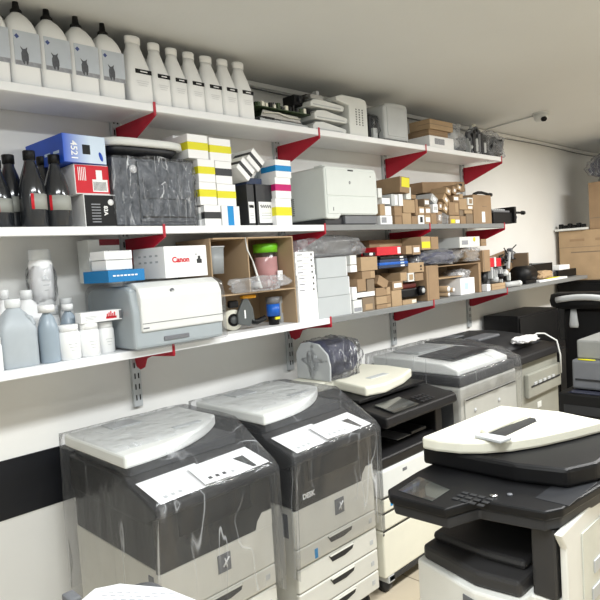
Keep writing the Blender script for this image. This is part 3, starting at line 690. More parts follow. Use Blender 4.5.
# long brown carton lying at the back & big carton
x0 = FX(422, SF+.2, zm+.2); x1 = FX(474, SF+.12, zm+.2); zc = zm+.125
zc = FZ(191, x1-.1, SF+.19)-.03
t = thing('long_carton', 'long flat brown carton lying behind the pile, rising to the right', 'box', (x0, SF+.19, zc), rot=(0, -.05, 0))
MB().box(0, x1-x0, 0, .13, 0, .075, CARD, .003).build('carton_body', t); MB().box(x1-x0-.12, x1-x0-.04, -.001, 0, .04, .06, BLK).build('hand_hole', t)
t = thing('support_carton', 'brown carton hidden behind the right part of the pile', 'box', (x0+.15, SF+.19, zm)); MB().box(0, x1-x0-.2, 0, .12, 0, zc-zm-.002, CARD3, .002).build('carton_body', t); MB().box(.0, x1-x0-.2, -.001, 0, .04, .05, CARD2).build('tape_strip', t)
t, w, hh = carton(474, 492, 195, SF+.02, zm, .24, 'large brown carton with white slip at the right end of the pile', CARD, tape=False, stickers=((.45, .62, .05, .42, PAPER, 'white_slip'), (.5, .75, .6, .62, CARD3, 'printed_mark')))
xq = FX(479, SF+.06, zm+.2)
t = thing('black_hose', 'black ribbed hose lying on top of the large brown carton', 'hose', (xq, SF+.08, zm+hh+.012))
MB().tube([(-.04, 0, .0), (.02, .0, .014), (.1, .01, .018), (.17, .0, .006), (.2, .0, .004)], .011, BLK).build('hose_tube', t); MB().cyl((.195, 0, .004), (.22, 0, .004), .014, DGR).build('end_fitting', t)
# black gear unit overhanging shelf end
x0 = FX(494, SF+.02, zm)
t = thing('drum_unit', 'black printer drive unit with protruding shaft at the end of middle shelf', 'printer part', (x0, SF+.02, zm))
b = MB(); b.box(0, .30, 0, .2, 0, .085, BLK, .006); b.build('housing', t)
b = MB(); b.box(.0, .26, .0, .18, .085, .10, MGR, .004); [b.box(.02+.035*k, .045+.035*k, .02, .14, .10, .112, LGR, .002) for k in range(6)]; b.build('top_plate', t)
b = MB(); b.box(.30, .33, -.02, .2, -.03+.032, .13, BLK, .004); b.build('end_flange', t)
b = MB(); b.cyl((.33, .04, .05), (.40, .04, .05), .03, SMOKE); b.cyl((.33, .0, .085), (.47, .0, .085), .009, BLK); b.cyl((.47, .0, .085), (.50, .0, .085), .016, BLK); b.build('shaft', t)
# ------------------------------------------------------------------ BOTTOM SHELF
zb_ = ST['bot']
def jar(px, py, Y, label, mb, mc, r=None, px1=None, shape='jar', group='plastic bottles and jars on the bottom shelf', z0=None, name='plastic_jar', hand=False):
    z0 = zb_ if z0 is None else z0
    xa_, xb_ = FX(px, Y, z0+.04), FX(px1, Y, z0+.04); r = (xb_-xa_)/2; x = (xa_+xb_)/2; hh = FZ(py, x, Y)-z0
    t = thing(name, label, 'jar' if shape == 'jar' else 'bottle', (x, Y+r, z0), group=group)
    if shape == 'jar':
        MB().loft([(0, r*.88, r*.88, 2), (.004, r, r, 2), (hh*.74, r, r, 2), (hh*.80, r*.9, r*.9, 2), (hh*.83, r*.82, r*.82, 2)], mb, 30).build('jar_body', t)
        MB().loft([(hh*.815, r*.9, r*.9, 2), (hh*.98, r*.9, r*.9, 2), (hh, r*.86, r*.86, 2)], mc, 30).build('lid', t)
        b = MB(); [b.box(-r*.4+.1*r*q, r*.35-.1*r*q, -r*1.0-.001, -r*.93, hh*(.45-.09*q), hh*(.462-.09*q), LGR) for q in range(3)]; b.build('print_lines', t)
    else:
        e = 2 if shape == 'round' else 5
        MB().loft([(0, r*.93, r*.93, e), (.005, r, r, e), (hh*.52, r, r, e), (hh*.62, r*.94, r*.94, e), (hh*.78, r*.62, r*.62, 3), (hh*.86, r*.36, r*.36, 2), (hh*.88, r*.34, r*.34, 2)], mb, 30).build('bottle_body', t)
        MB().loft([(hh*.87, r*.42, r*.42, 2), (hh*.99, r*.42, r*.42, 2), (hh, r*.39, r*.39, 2)], mc, 24).build('screw_cap', t)
    return t
MILK = mat('milky_grey_jug', (176, 184, 190), .4, var=.06)
t = jar(5, 299, SF+.015, 'translucent grey square jug with handle at the shelf edge', MILK, WTR, px1=43, shape='sq', name='plastic_jug'); t.scale = (1, .8, 1)
def rescale_h(t, target):
    mx = max(v.co.z for c in t.children for v in c.data.vertices); t.scale = (t.scale[0], t.scale[1], target/mx)
MB().box(.02, .05, -.06, -.03, .135, .2, MILK, .01).build('handle', t) if False else None
b = MB(); b.tube([(.024, -.03, .182), (.045, -.048, .172), (.052, -.052, .15), (.05, -.05, .125)], .008, MILK); b.build('handle', t)
t = jar(44, 305, SF+.02, 'narrow bluish grey bottle with white cap right of the jug', BLU_LIQ, WPL, px1=64, shape='round', name='fluid_bottle'); rescale_h(t, FZ(305, t.location.x, SF+.03)-zb_)
for p in [c for c in t.children if c.name.startswith('screw')]: p.scale = (1.9, 1.9, 1)
t = jar(66, 304, SF+.09, 'bluish grey bottle with white cap behind the small jars', BLU_LIQ, WPL, px1=83, shape='round', name='fluid_bottle'); rescale_h(t, FZ(304, t.location.x, SF+.12)-zb_)
for p in [c for c in t.children if c.name.startswith('screw')]: p.scale = (1.5, 1.5, 1)
jar(63, 325, SF+.012, 'white jar with faint print, left of the three small jars', WPL, WPL, px1=85)
jar(84.5, 323, SF+.012, 'white jar, middle of the three small jars', WPL, WPL, px1=104)
jar(101.5, 322, SF+.045, 'white jar, right of the three, touching the wrapped printer', WPL, WPL, px1=118)
t = jar(22, 290, SF+.17, 'large white bottle with black square mark behind the grey jug', WPL, WPL, px1=52, shape='sq', name='plastic_bottle'); rescale_h(t, FZ(290, t.location.x, SF+.2)-zb_)
MB().box(.02, .035, -.065, -.058, .13, .145, BLK).build('square_mark', t)
t = jar(2, 290, SF+.2, 'large white bottle behind the grey jug, at its left', WPL, WPL, px1=24, shape='sq', name='plastic_bottle'); rescale_h(t, FZ(290, t.location.x, SF+.22)-zb_)
t = jar(-28, 290, SF+.10, 'large white bottle cut by the left edge of the photo', WPL, WPL, px1=2, shape='sq', name='plastic_bottle'); rescale_h(t, FZ(291, t.location.x, SF+.12)-zb_)
jar(-8, 338, SF+.012, 'small white jar at the left photo edge before the jug', WPL, WPL, px1=5)
# stack: white jar below and wrapped jar on top
t = jar(44, 306, SF+.20, 'white jar behind the narrow bluish bottle', WPL, WPL, px1=66); ztop = zb_+FZ(306, t.location.x, SF+.2)-zb_
t2 = jar(36, 249, SF+.185, 'large white jar wrapped in thin film standing on another jar', WPL, WTR, px1=59, z0=ztop+.003)
r = .05; b = MB(); b.blob(0, 0, .085, .052, .052, .09, WRAPT, .1, 40, 4, 9, flat=.001); b.build('film', t2)
jar(66, 298, SF+.235, 'white capped jar at the back near the wrapped printer', WPL, WPL, px1=79)
# colour printer in film
Y = SF-.055; x0 = FX(136, Y, zb_); x1 = FX(224, Y, zb_); w = x1-x0; hh = FZ(283, x0+.1, Y)-zb_; D = .385
t = thing('colour_printer', 'wide white and grey colour printer in film on the bottom shelf', 'printer', (x0, Y, zb_))
PG = mat('printer_cool_grey', (168, 177, 180), .5, var=.03); PW = mat('printer_warm_white', (232, 233, 228), .42, var=.02)
b = MB(); b.prism([(0, 0.006), (D, .006), (D, hh*.84), (D-.05, hh*.96), (.05, hh*.97), (.02, hh*.9), (0, hh*.6)], 'x', 0, w, PG, .012); b.build('housing', t)
b = MB(); b.prism([(-.012, hh*.28), (0.02, hh*.26), (.02, hh*.9), (.12, hh*1.0), (.045, hh*1.02), (.005, hh*.93), (-.012, hh*.8)], 'x', .03, w-.004, PW, .006); b.build('front_cover', t)
b = MB(); b.box(.033, w-.006, -.0135, -.010, hh*.40, hh*.407, DGR); b.build('door_seam', t)
b = MB(); b.box(w*.3, w*.58, -.006, .004, hh*.10, hh*.17, MGR, .003); b.build('cassette_grip', t)
b = MB(); b.box(w*.08, w*.14, -.0135, -.011, hh*.325, hh*.345, MGR); b.build('model_plate', t)
b = MB(); b.cyl((w*.42, -.0085, hh*.86), (w*.42, -.0035, hh*.875), .009, MGR); lg = b.build('round_logo', t)
text('hp', .011, PAPER, lg, (w*.42, -.0102, hh*.868))
b = MB(); b.prism([(-.02, 0.001), (D*.99, .001), (D*.99, hh*.9), (D-.04, hh*1.0), (.05, hh*1.03), (-.01, hh*.96), (-.022, hh*.6)], 'x', -.012, w+.012, WRAPS, .01); 
bmesh.ops.subdivide_edges(b.bm, edges=b.bm.edges[:], cuts=5, use_grid_fill=True)
for v in b.bm.verts:
    if v.co.z > .02: v.co += Vector((noise.noise(v.co*9), noise.noise(v.co*9+Vector((5, 0, 0))), noise.noise(v.co*9+Vector((0, 9, 0)))))*.006
for f in b.bm.faces: f.smooth = True
b.build('film', t)
ptop = zb_+hh*1.045
# box with red picture leaning against the printer side (thin white box)
x, z = P(86, 322, SF+.0); 
t = thing('cartridge_box', 'narrow white box with red hand picture lying across the small jars', 'box', (FX(82, SF+.02, zb_+.1), SF+.02, FZ(322.5, FX(94, SF+.02, zb_+.1), SF+.02)))
hb = .040; wb = FX(127, SF+.02, zb_+.1)-FX(82, SF+.02, zb_+.1)
wb = min(wb, x0-.006-t.location.x+.0)
f = MB().box(0, wb, 0, .05, 0, hb, PAPER, .001).build('box_body', t)
wr = wb; b = MB(); [b.box(wr*(.62+.045*q), wr*(.65+.045*q), -.001, 0, hb*.35, hb*(.7+.1*((q*7) % 3)), REDP) for q in range(5)]; b.box(wr*.6, wr*.86, -.001, 0, hb*.2, hb*.42, REDP); b.build('red_hand_picture', t)
b = MB(); b.box(wr*.93, wr*1.0, -.001, 0, hb*.1, hb*.9, MGR); b.build('open_end', t); 
b = MB(); [b.box(wr*.1, wr*(.4-.05*q), -.001, 0, hb*(.55-.14*q), hb*(.6-.14*q), LGR) for q in range(3)]; b.build('small_print', t)
# blue flat box + white boxes + cannon box
Yc = SF-.02; 
xb0 = FX(109, Yc, ptop+.001); xb1 = FX(148, Yc, ptop+.001)
zq = max(ptop+.002, 0); hq = .055
t = thing('flat_box', 'flat bright blue box on top of the colour printer', 'box', (xb0, Yc, zq), .12)
BL2 = mat('process_blue_print', (18, 118, 178), .5, var=.05); w2 = xb1-xb0
MB().box(-.0, w2, 0, .17, 0, hq*.85, BL2, .001).build('box_body', t)
b = MB(); [b.box(w2*(.12+.1*q), w2*(.19+.1*q), -.001, 0, hq*.4, hq*.5, PAPER) for q in range(7)]; b.build('print_line', t)
zz = zq+hq*.86
for q, hh2 in ((0, .038), (1, .034)):
    t = thing('white_carton', ['lower of two plain white boxes on the blue flat box', 'upper of two plain white boxes on the blue flat box'][q], 'box', (xb0+.01-.004*q, Yc+.03, zz+.0015), .05, group='plain white boxes on the blue box')
    MB().box(0, .115+.006*q, 0, .11, 0, hh2, PAPER, .001).build('box_body', t); MB().box(.004, .11, -.0008, 0, hh2-.003, hh2-.001, LGR).build('lid_seam', t); zz += hh2+.002
xc0 = FX(166, Yc, ptop); xc1 = FX(208, Yc, ptop); wc = xc1-xc0; hc = FZ(246, xc0, Yc)-zq-.002
t = thing('canon_box', 'white box printed Canon in red on the colour printer', 'box', (xc0, Yc, zq), .0)
t.name = 'cartridge_box'
MB().box(0, wc, 0, .25, 0, hc, PAPER, .0015).build('box_body', t)
text('Canon', .032, REDP, t, (wc*.37, -.0012, hc*.56), bold=.0012)
b = MB(); b.box(wc*.75, wc*.87, -.001, 0, hc*.42, hc*.56, DGR); b.box(wc*.78, wc*.84, -.001, 0, hc*.56, hc*.66, DGR); b.box(wc*.72, wc*.76, -.001, 0, hc*.7, hc*.73, MGR); b.build('small_emblem', t)
for r_ in range(2):
    for q in range(4): MB().box(-.001, 0, .05+.045*q, .07+.045*q, hc*(.5+.2*r_), hc*(.56+.2*r_), LGR).build('side_icon', t)
# white boxed item w/ red top behind blue box, reaching shelf
t = thing('photo_box', 'tall pale box with dark red top band behind the small white boxes', 'box', (FX(84, SF+.19, zb_+.25), SF+.19, zb_))
xw = FX(122, SF+.19, zb_+.25)-FX(84, SF+.19, zb_+.25); hp_ = ST['mid']-.035-zb_-.005
xw = min(xw, x0+0.0-t.location.x) if False else xw
x_lim = 0
t.location.z = ptop+.003; hp_ = ST['mid']-.035-t.location.z-.004; t.location.x = max(t.location.x, x0-.04)
MB().box(0, .14, 0, .10, 0, hp_, OFFW, .001).build('box_body', t); MB().box(.05, .1405, -.001, .05, hp_*.86, hp_+.0004, mat('dark_red_print', (120, 20, 36), .5)).build('red_band', t)
MB().box(.016, .03, -.001, 0, hp_*.35, hp_*.45, DGR).build('square_mark', t); b = MB(); b.tube([(.085, -.002, hp_*.72), (.10, -.003, hp_*.7), (.115, -.002, hp_*.5)], .003, DGR); b.build('cable_picture', t)
# cardboard pigeonhole organiser
Y = SF+.02; CY = Yc; xo0 = FX(204, Y, zb_); xo1 = FX(298, Y, zb_); wO = xo1-xo0; hO = FZ(236, xo1, Y)-zb_; dO = .29
xo0 = x1+.03; wO = xo1-xo0
CARDI = mat('brown_board', (176, 152, 122), .85, var=.06, nscale=6)
t = thing('cardboard_organiser', 'brown cardboard pigeonhole organiser with clutter inside, right of the printer', 'organiser', (xo0, Y, zb_))
xm = FX(250, Y, zb_+.2)-xo0; zs = FZ(291, xo0+wO*.7, Y)-zb_
MB().box(0, wO, dO-.006, dO, 0, hO, CARDI).build('back_panel', t)
MB().box(wO-.006, wO, 0, dO-.006, 0, hO, CARDI).build('side_panel', t)
MB().box(0, .006, 0.02, dO-.006, 0, hO, CARDI).build('side_panel', t)
MB().box(.006, wO-.006, 0.0, dO-.006, zs, zs+.006, CARDI).build('middle_board', t)
MB().box(xm, xm+.006, 0, dO-.006, zs+.006, hO, CARDI).build('divider', t)
MB().box(.006, wO-.006, 0.0, dO-.006, hO-.006, hO, CARDI).build('top_board', t)
b = MB(); b.prism([(xm-.012, hO), (xm, hO-.06), (xm+.03, hO-.12), (xm+.075, zs+.02), (xm+.06, zs+.02), (xm+.022, hO-.11), (xm-.006, hO-.06)], 'y', -.006, -.001, OFFW); b.build('torn_tape', t)
# jar with green lid (in upper right hole)
xj = FX(268, Y+.12, zb_+zs+.1)
t = thing('candy_jar', 'clear jar with lime green lid and pink contents in the cardboard organiser', 'jar', (xj, Y+.13, zb_+zs+.007)); hj = (hO-zs)*.80
MB().loft([(0, .05, .05, 2), (.004, .056, .056, 2), (hj*.8, .056, .056, 2), (hj*.84, .05, .05, 2)], WRAPS, 32).build('jar_glass', t)
MB().loft([(.002, .050, .050, 2), (hj*.72, .050, .050, 2)], PINK, 28).build('contents', t)
MB().loft([(hj*.82, .054, .054, 2), (hj, .056, .056, 2), (hj*1.02, .05, .05, 2)], GRN, 32).build('screw_lid', t)
MB().box(.012, .04, -.062, -.056, hj*.18, hj*.4, PAPER).build('white_tag', t); t.scale = (1.18, 1.1, 1.06)
t = bag(238, 286, 277, Y-.03, zb_+zs+.007, .06, 'crumpled clear film spilling out of the upper pigeonhole', WRAPD, 6, amp=.5)
# grey translucent cup upper-left hole
xq = FX(214, Y+.05, zb_+.2)
t = thing('plastic_cup', 'grey translucent square cup on the printer, right of the white Canon box', 'cup', (FX(214, CY+.10, ptop+.05), CY+.10, ptop+.003))
MB().loft([(0, .035, .035, 5), (.12, .04, .04, 5)], mat('grey_translucent', (160, 164, 166), .35, alpha=.8), 28).build('cup_body', t); MB().loft([(.12, .043, .043, 5), (.126, .043, .043, 5)], LGR, 28).build('rim', t)
# lower: tape dispenser
xd = FX(247, Y+.02, zb_+.07)
t = thing('tape_dispenser', 'grey tape gun with tape roll in the lower pigeonhole', 'tape dispenser', (xd, Y+.045, zb_), -.2)
GG = mat('tape_gun_grey', (86, 90, 90), .45)
def disc(b, x, z, y0, y1, r, m, r2=None): b.cyl((x, y0, z), (x, y1, z), r, m, r2, 30)
b = MB(); b.prism([(-.03, .03), (.03, .015), (.06, .04), (.055, .10), (.03, .15), (.01, .155), (-.01, .12), (-.03, .08)], 'y', .0, .02, GG, .004); f = b.build('frame', t)
MB().box(-.012, -.002, -.001, 0, .06, .10, PAPER).build('name_mark', t) if False else MB().box(.005, .012, -.0012, .0, .055, .095, PAPER).build('name_mark', t)
b = MB(); disc(b, -.045, .052, .02, .07, .050, CREAM); disc(b, -.045, .052, .015, .02, .030, BLK); disc(b, -.045, .052, .012, .015, .018, GG); b.build('tape_roll', t)
b = MB(); b.box(.0, .075, -.002, .03, .148, .165, ORNG, .005); b.build('orange_guard', t)
b = MB(); b.box(-.07, -.02, .0, .03, .11, .145, BLK, .008); b.build('grip', t)
b = MB(); b.tube([(.04, .01, .04), (.08, .02, .03), (.13, .02, .045)], .014, BLK); b.build('handle', t)
# second roll cream
t = thing('tape_roll', 'roll of cream packing tape leaning in the lower left of the organiser', 'tape', (FX(231, Y+.1, zb_+.08), Y+.17, zb_+.001))
b = MB(); disc(b, 0, .062, 0, .05, .06, CREAM); b.build('tape', t); b = MB(); disc(b, 0, .062, -.002, 0, .035, CARD3); b.build('core', t)
t = thing('blue_tin', 'bottle with bright blue label and black base in the lower pigeonhole', 'bottle', (FX(276, Y+.05, zb_+.07), Y+.07, zb_), 0)
t.name = 'labelled_bottle'
MB().loft([(0, .026, .026, 2), (.045, .03, .03, 2)], BLK, 24).build('base', t); MB().loft([(.045, .034, .034, 2), (.105, .034, .034, 2)], BLUG, 28).build('blue_label', t); MB().loft([(.105, .033, .033, 2), (.12, .036, .036, 2), (.14, .036, .036, 2)], mat('smoky_cap', (110, 110, 112), .3), 28).build('cap', t)
MB().box(-.015, .015, -.0315, -.02, .028, .040, YEL).build('yellow_sticker', t)
t = thing('small_white_box', 'white and grey folded bag at the right of the lower pigeonhole', 'bag', (FX(288, Y+.07, zb_), Y+.10, zb_)); t.name = 'folded_bag'
MB().box(-.02, .025, 0, .03, 0, .135, LGR, .004).build('bag_body', t); MB().box(-.01, .015, -.001, 0, .05, .10, CARD2).build('print', t)
# white box stacks 291-318
Y = SF+.008
z = zb_; xs0 = xo1+.004; xs1 = FX(318.5, Y, zb_+.05)
hh = FZ(294, xs0, Y)-zb_; wv = (xs1-xs0)/2-.001
for q in range(2):
    t = thing('slim_white_box', 'white slim box standing upright, %s of the pair under the white stack' % ['left', 'right'][q], 'box', (xs0+q*(wv+.0015), Y, zb_), group='slim white boxes beside the organiser')
    MB().box(0, wv, 0, .2, 0, hh, PAPER, .001).build('box_body', t); MB().box(wv*.48, wv*.52, -.0006, 0, .004, hh-.004, LGR).build('flap_seam', t)
z = zb_+hh+.001
hs = [.030, .030, .030, .030, .022, .022, .022]
tot = FZ(252, xs0, Y)-z; k_ = tot/7
for q in range(7):
    hq_ = k_*.95; dx = [0, .006, .008, -.004, .0, -.002, .004][q]
    t = thing('slim_white_box', 'white slim box lying flat, %s up in the stack beside the organiser' % ORD[q], 'box', (xs0+dx*.4, Y+.001*q, z), group='slim white boxes beside the organiser')
    MB().box(0, xs1-xs0-.004, 0, .2, 0, hq_, PAPER, .001).build('box_body', t)
    b = MB(); b.box(.01, .05, -.0006, 0, hq_*.4, hq_*.6, PAPERG); b.box(xs1-xs0-.03, xs1-xs0-.02, -.0006, 0, hq_*.3, hq_*.7, DGR); b.build('printed_line', t); z += k_
# three long grey-white boxes
GW = mat('pale_grey_card', (186, 191, 193), .6, var=.02)
z = zb_
for q, (p0, p1, py, lab) in enumerate([(318.5, 352, 298, 'large pale grey box, lowest of three, beside the slim white boxes'), (317, 350, 279, 'large pale grey box, middle of three'), (315, 347, 258, 'large pale grey box, top of three, under the clear bag')]):
    Yq = SF+.012; a0 = xs1+.006; a1 = FX(p1-1, Yq, z+.05); z1 = FZ(py, a0, Yq); hq_ = z1-z-.0015
    t = thing('long_carton', lab, 'box', (a0+.003*q, Yq, z), group='pale grey long boxes')
    MB().box(0, a1-a0, 0, .3, 0, hq_, GW, .0015).build('box_body', t); MB().box(a1-a0-.004, a1-a0+.0006, -.0006, .2, 0.002, hq_-.002, PAPER).build('end_flap', t)
    z = z1
    if q == 0: xe = a1
ztop3 = z
# clear bags on top
bag(306, 372, 235, SF+.02, ztop3+.003, .24, 'big crumpled clear plastic bag on the pale grey boxes', WRAPD, 8, amp=.2)
t = bag(316, 338, 250, SF+.0, ztop3+.002, .015, 'small dark film bag at the edge on the top grey box', WRAPH, 12, amp=.3, inner=DGR) if False else None
# parts boxes between 350 and 425 on bottom shelf
g2 = 'small parts boxes piled on the bottom shelf'
Yr = SF+.02
L2 = [
 (353.5, 300, 362.5, 318, OFFW, [(.1, .9, .1, .4, PAPERG)], 'white ribbed packing piece at the bottom, right of grey boxes'),
 (352.5, 287, 357, 299.7, PAPER, [], 'white narrow box end above the ribbed packing piece'),
 (350.5, 265, 357, 272, PAPER, [], 'white box end beside the top grey box'),
 (350, 255, 356.5, 264.5, OFFW, [], 'off-white box end high beside the top grey box'),
 (363, 297, 375, 316, CARD3, [(.2, .8, .1, .5, CARD2)], 'dull brown box at the bottom, left of the stacked brown boxes'),
 (357.5, 291.8, 375, 296.6, PAPER, [], 'white flat slat on the dull brown box'),
 (357.5, 279, 366, 291.4, CARD, [], 'brown rounded box on the white slat'),
 (367, 279, 374.5, 291.4, CARD3, [], 'dull small box on the white slat, at its right end'),
 (377, 304, 391.5, 314, CARD, [(.72, .98, .1, .9, CARD2)], 'brown box, lowest of three stacked'),
 (376.5, 296, 391, 303.6, CARD2, [(.72, .98, .1, .9, CARD)], 'tan box, middle of three stacked'),
 (376, 287.4, 390.5, 295.6, CARD, [(.72, .98, .1, .9, CARD2)], 'brown box, top of three stacked'),
 (362, 270.8, 375, 278.6, CARD, [(.65, .98, .1, .9, CARD2)], 'brown small box under the large plain one'),
 (361, 256.6, 377.5, 270.4, CARD2, [], 'large plain tan box high at the left of the brown clutter'),
 (392, 290, 402, 311, CARD2, [], 'tan upright carton right of the three stacked'),
 (392.5, 281, 403, 289.6, CARD, WS, 'brown box with pale sticker on the tan upright carton'),
 (403, 299.5, 417, 309.5, CARD2, [(.65, .95, .15, .85, CREAM)], 'tan box with cream end under the dark cartridge'),
 (400.5, 272.3, 407, 280.7, CARD2, [], 'tan square box above the sticker box'),
 (408, 272.7, 414.3, 281.5, OFFW, [(.2, .8, .2, .8, CARD2)], 'whitish square box beside the tan square one'),
 (408.5, 262.5, 424, 272.3, CARD2, [(.75, .85, .5, .7, BLK), (.75, .85, .2, .35, BLK)], 'tan box with two dark holes'),
 (415, 273, 423.5, 280.5, CARD, [], 'brown box under the holed tan box'),
 (406, 245.5, 412, 254, CARD2, [], 'tan box end right of the red box'),
 (412.5, 245, 420.5, 254.5, CARD, WS, 'brown box end next to the yellow label box'),
 (421.5, 236.3, 430.5, 249.5, CARD2, [(.02, .95, .12, .6, YEL)], 'tan box with wide yellow label under the middle shelf'),
 (431, 236.5, 438.5, 249.3, CARD, [], 'brown box right of the yellow label under the middle shelf'),
]
for r in L2:
    bot = r[3] > 305
    pile(*r[:4], Yr, .15, r[6], r[4], r[5], zb=zb_ if bot else None, group=g2)
pile(378, 277.5, 388, 287, Yr, .15, 'brown diamond-wise box on top of three stacked', CARD, [], tilt=.45, group=g2)
# support cartons at back (brown surfaces between)
for (p0, p1, z0, z1, lab) in [(352, 374, zb_, zb_+.33, 'tall dull carton behind the left brown boxes on bottom shelf'), (376, 421, zb_, zb_+.16, 'dull carton at the back behind the stacked brown boxes'), (376, 421, zb_+.162, zb_+.30, 'dull carton on the back one, behind the blue packets')]:
    a0, a1 = FX(p0, SF+.18, z0+.1), FX(p1, SF+.18, z0+.1)
    t = thing('support_carton', lab, 'box', (a0, SF+.18, z0)); MB().box(0, a1-a0, 0, .14, 0, z1-z0, CARD3, .002).build('carton_body', t); MB().box(0.01, a1-a0-.01, -.001, 0, (z1-z0)*.45, (z1-z0)*.5, CARD).build('tape_strip', t)
# long brown carton top back
a0, a1 = FX(374, SF+.14, zb_+.37), FX(423, SF+.14, zb_+.37)
t = thing('long_carton', 'long brown carton lying just under the middle shelf', 'box', (a0, SF+.175, zb_+.335)); MB().box(0, a1-a0, 0, .15, 0, .075, CARD, .002).build('carton_body', t); MB().box(.1, .5, -.001, 0, .03, .045, CARD2).build('tape_strip', t)
# red box, black strip, blue packets
x, z = P(373, 255, Yr+.03); x2, _ = P(401, 256, Yr)
t = thing('red_box', 'long red box with white end label under the middle shelf', 'box', (x, Yr+.0, z-.006), -.0); w = x2-x
t.name = 'cartridge_box'
MB().box(0, w, 0, .12, 0, .05, REDP, .0015).build('box_body', t); MB().box(w*.86, w*.99, -.0012, 0, .006, .044, PAPER).build('end_label', t)
x, z = P(369, 259, Yr-.01)
t = thing('film_strip_box', 'black and white striped strip on the left end of the red box', 'strip', (P(364, 256, Yr)[0], Yr+.0, P(366, 256.3, Yr)[1]+.002)); t.name = 'striped_strip'
MB().box(0, .10, -.004, .008, 0, .018, BLK).build('strip_body', t); MB().box(.045, .075, -.0048, -.004, .002, .016, PAPER).build('white_mark', t)
for q in range(4):
    x, z = P(379+q*.8, 268.5-q*3.0, Yr)
    t = thing('blue_packet', 'dark blue flat packet, %s up of four under the red box' % ORD[q], 'packet', (x, Yr+.002*q, z-.002), group='blue flat packets')
    w = .30-.012*q
    MB().box(0, w, 0, .13, 0, .017, [SMOKE, BLUG, SMOKE, BLK][q], .003).build('packet_body', t); MB().box(w*.72, w*.85, -.001, 0, .004, .013, [PAPER, LBLU, LGR, PAPER][q]).build('label', t)
# dark cartridge w/ wheel
x, z = P(404, 299, Yr); x2, _ = P(427, 299, Yr)
t = thing('drum_cartridge', 'black and dark red cartridge with a white wheel above the cream end box', 'printer part', (x, Yr+.0, z+.002))
w = x2-x; DR = mat('dark_red_plastic', (92, 30, 24), .45)
MB().box(0, w, .02, .15, 0, .055, BLK, .008).build('housing', t); MB().box(w*.1, w*.75, .03, .14, .055, .09, DR, .01).build('red_drum', t)
b = MB(); b.cyl((w*.8, .02, .035), (w*.8, -.008, .035), .030, BLK, n=24); b.cyl((w*.8, -.008, .035), (w*.8, -.012, .035), .017, LGR, n=20); b.build('wheel', t)
# divider carton 425-439 and open carton cubby to 490
a0 = FX(426, SF+.02, zb_+.1); a1 = FX(439, SF+.02, zb_+.1); hD = FZ(266, a0, SF+.02)-zb_
t = thing('cardboard_box', 'tall brown carton standing on end beside the dark cartridge', 'box', (a0+.012, SF+.02, zb_)); MB().box(0, a1-a0-.012, 0, .28, 0, hD, CARD, .002).build('carton_body', t); MB().box(.02, .024, -.0008, 0, .01, hD-.01, CARD3).build('flap_seam', t)
c0 = a1+.003; c1 = FX(481, SF+.03, zb_+.1); wC = c1-c0
t = thing('open_carton', 'open brown carton on its side holding rolls and a white box', 'box', (c0, SF+.03, zb_))
MB().box(0, wC, .26, .268, 0, hD-.01, CARD3).build('back_panel', t); MB().box(0, .006, 0, .26, 0, hD-.01, CARD).build('side_panel', t); MB().box(wC-.03, wC, 0, .26, 0, hD-.01, CARD).build('side_panel', t)
MB().box(.006, wC-.03, 0, .26, hD-.016, hD-.01, CARD).build('top_panel', t); MB().box(.006, wC*.62, .02, .26, hD*.56, hD*.6, CARD2).build('inner_shelf', t)
for q, (p, py, r_) in enumerate([(448.5, 289, .022), (453.5, 290, .016), (449, 299, .015)]):
    x, z = P(p, py, SF+.05); z = max(z, zb_+r_+.001); 
    t = thing('paper_roll', ['large white ended roll in the open carton', 'small white ended roll beside the large one in the open carton', 'small roll at the bottom of the open carton'][q], 'roll', (x, SF+.05, z), group='rolls in the open carton')
    b = MB(); b.cyl((0, 0, 0), (0, .18, 0), r_, CARD2, n=20); b.build('roll_body', t); b = MB(); b.cyl((0, -.003, 0), (0, 0, 0), r_*.85, PAPER, n=20); b.build('end_cap', t)
x0_ = FX(461, SF+.035, zb_); x1_ = FX(475, SF+.035, zb_); hw_ = FZ(279, x0_, SF+.035)-zb_
t = thing('white_carton', 'white upright box inside the open carton', 'box', (x0_, SF+.035, zb_+.001)); MB().box(0, x1_-x0_, 0, .2, 0, hw_, PAPER, .002).build('box_body', t); MB().box((x1_-x0_)*.3, (x1_-x0_)*.55, -.0008, 0, hw_*.3, hw_*.7, LBLU).build('faint_print', t)
x0_ = FX(461, SF+.035, zb_+.15); zw = zb_+hw_+.003
t = thing('film_bundle', 'bundle of bright crumpled film on the white upright box', 'plastic bag', (x0_+.04, SF+.12, zw)); MB().blob(.04, 0, .028, .07, .08, .03, WRAPD, .4, 40, 4, 3, flat=.001).build('film', t); MB().blob(.04, 0, .022, .05, .05, .018, PAPER, .4, 40, 3, 3, flat=.002).build('contents', t)
# blue-grey bag lying over the cartons, junk
zc_ = zb_+hD+.003
t = bag(423, 462, 249, SF+.0, zc_, .24, 'slate blue bag of parts lying over the tall brown carton', WRAPH, 14, name='parts_bag', amp=.3, inner=SLATE, core=.9)
t = bag(463, 483, 247, SF+.01, zc_, .22, 'bag of jumbled grey and brown bits over the open carton', WRAPD, 17, name='parts_bag', amp=.5, inner=CARD3, core=.85)
x, z = P(460, 248, SF+.04); x2, _ = P(480, 248, SF+.04)
t = thing('printed_carton', 'pale box with small yellow dot under the shelf, near its right end', 'box', (x, SF+.04, z+.001)); MB().box(0, x2-x, 0, .2, 0, .075, OFFW, .002).build('box_body', t); MB().cyl(((x2-x)*.72, -.001, .055), ((x2-x)*.72, 0, .055), .016, YEL).build('yellow_dot', t); MB().box((x2-x)*.1, (x2-x)*.4, -.001, 0, .02, .05, PAPERG).build('printed_mark', t)
x, z = P(481.5, 246, SF+.04); x2, _ = P(486.5, 246, SF+.04)
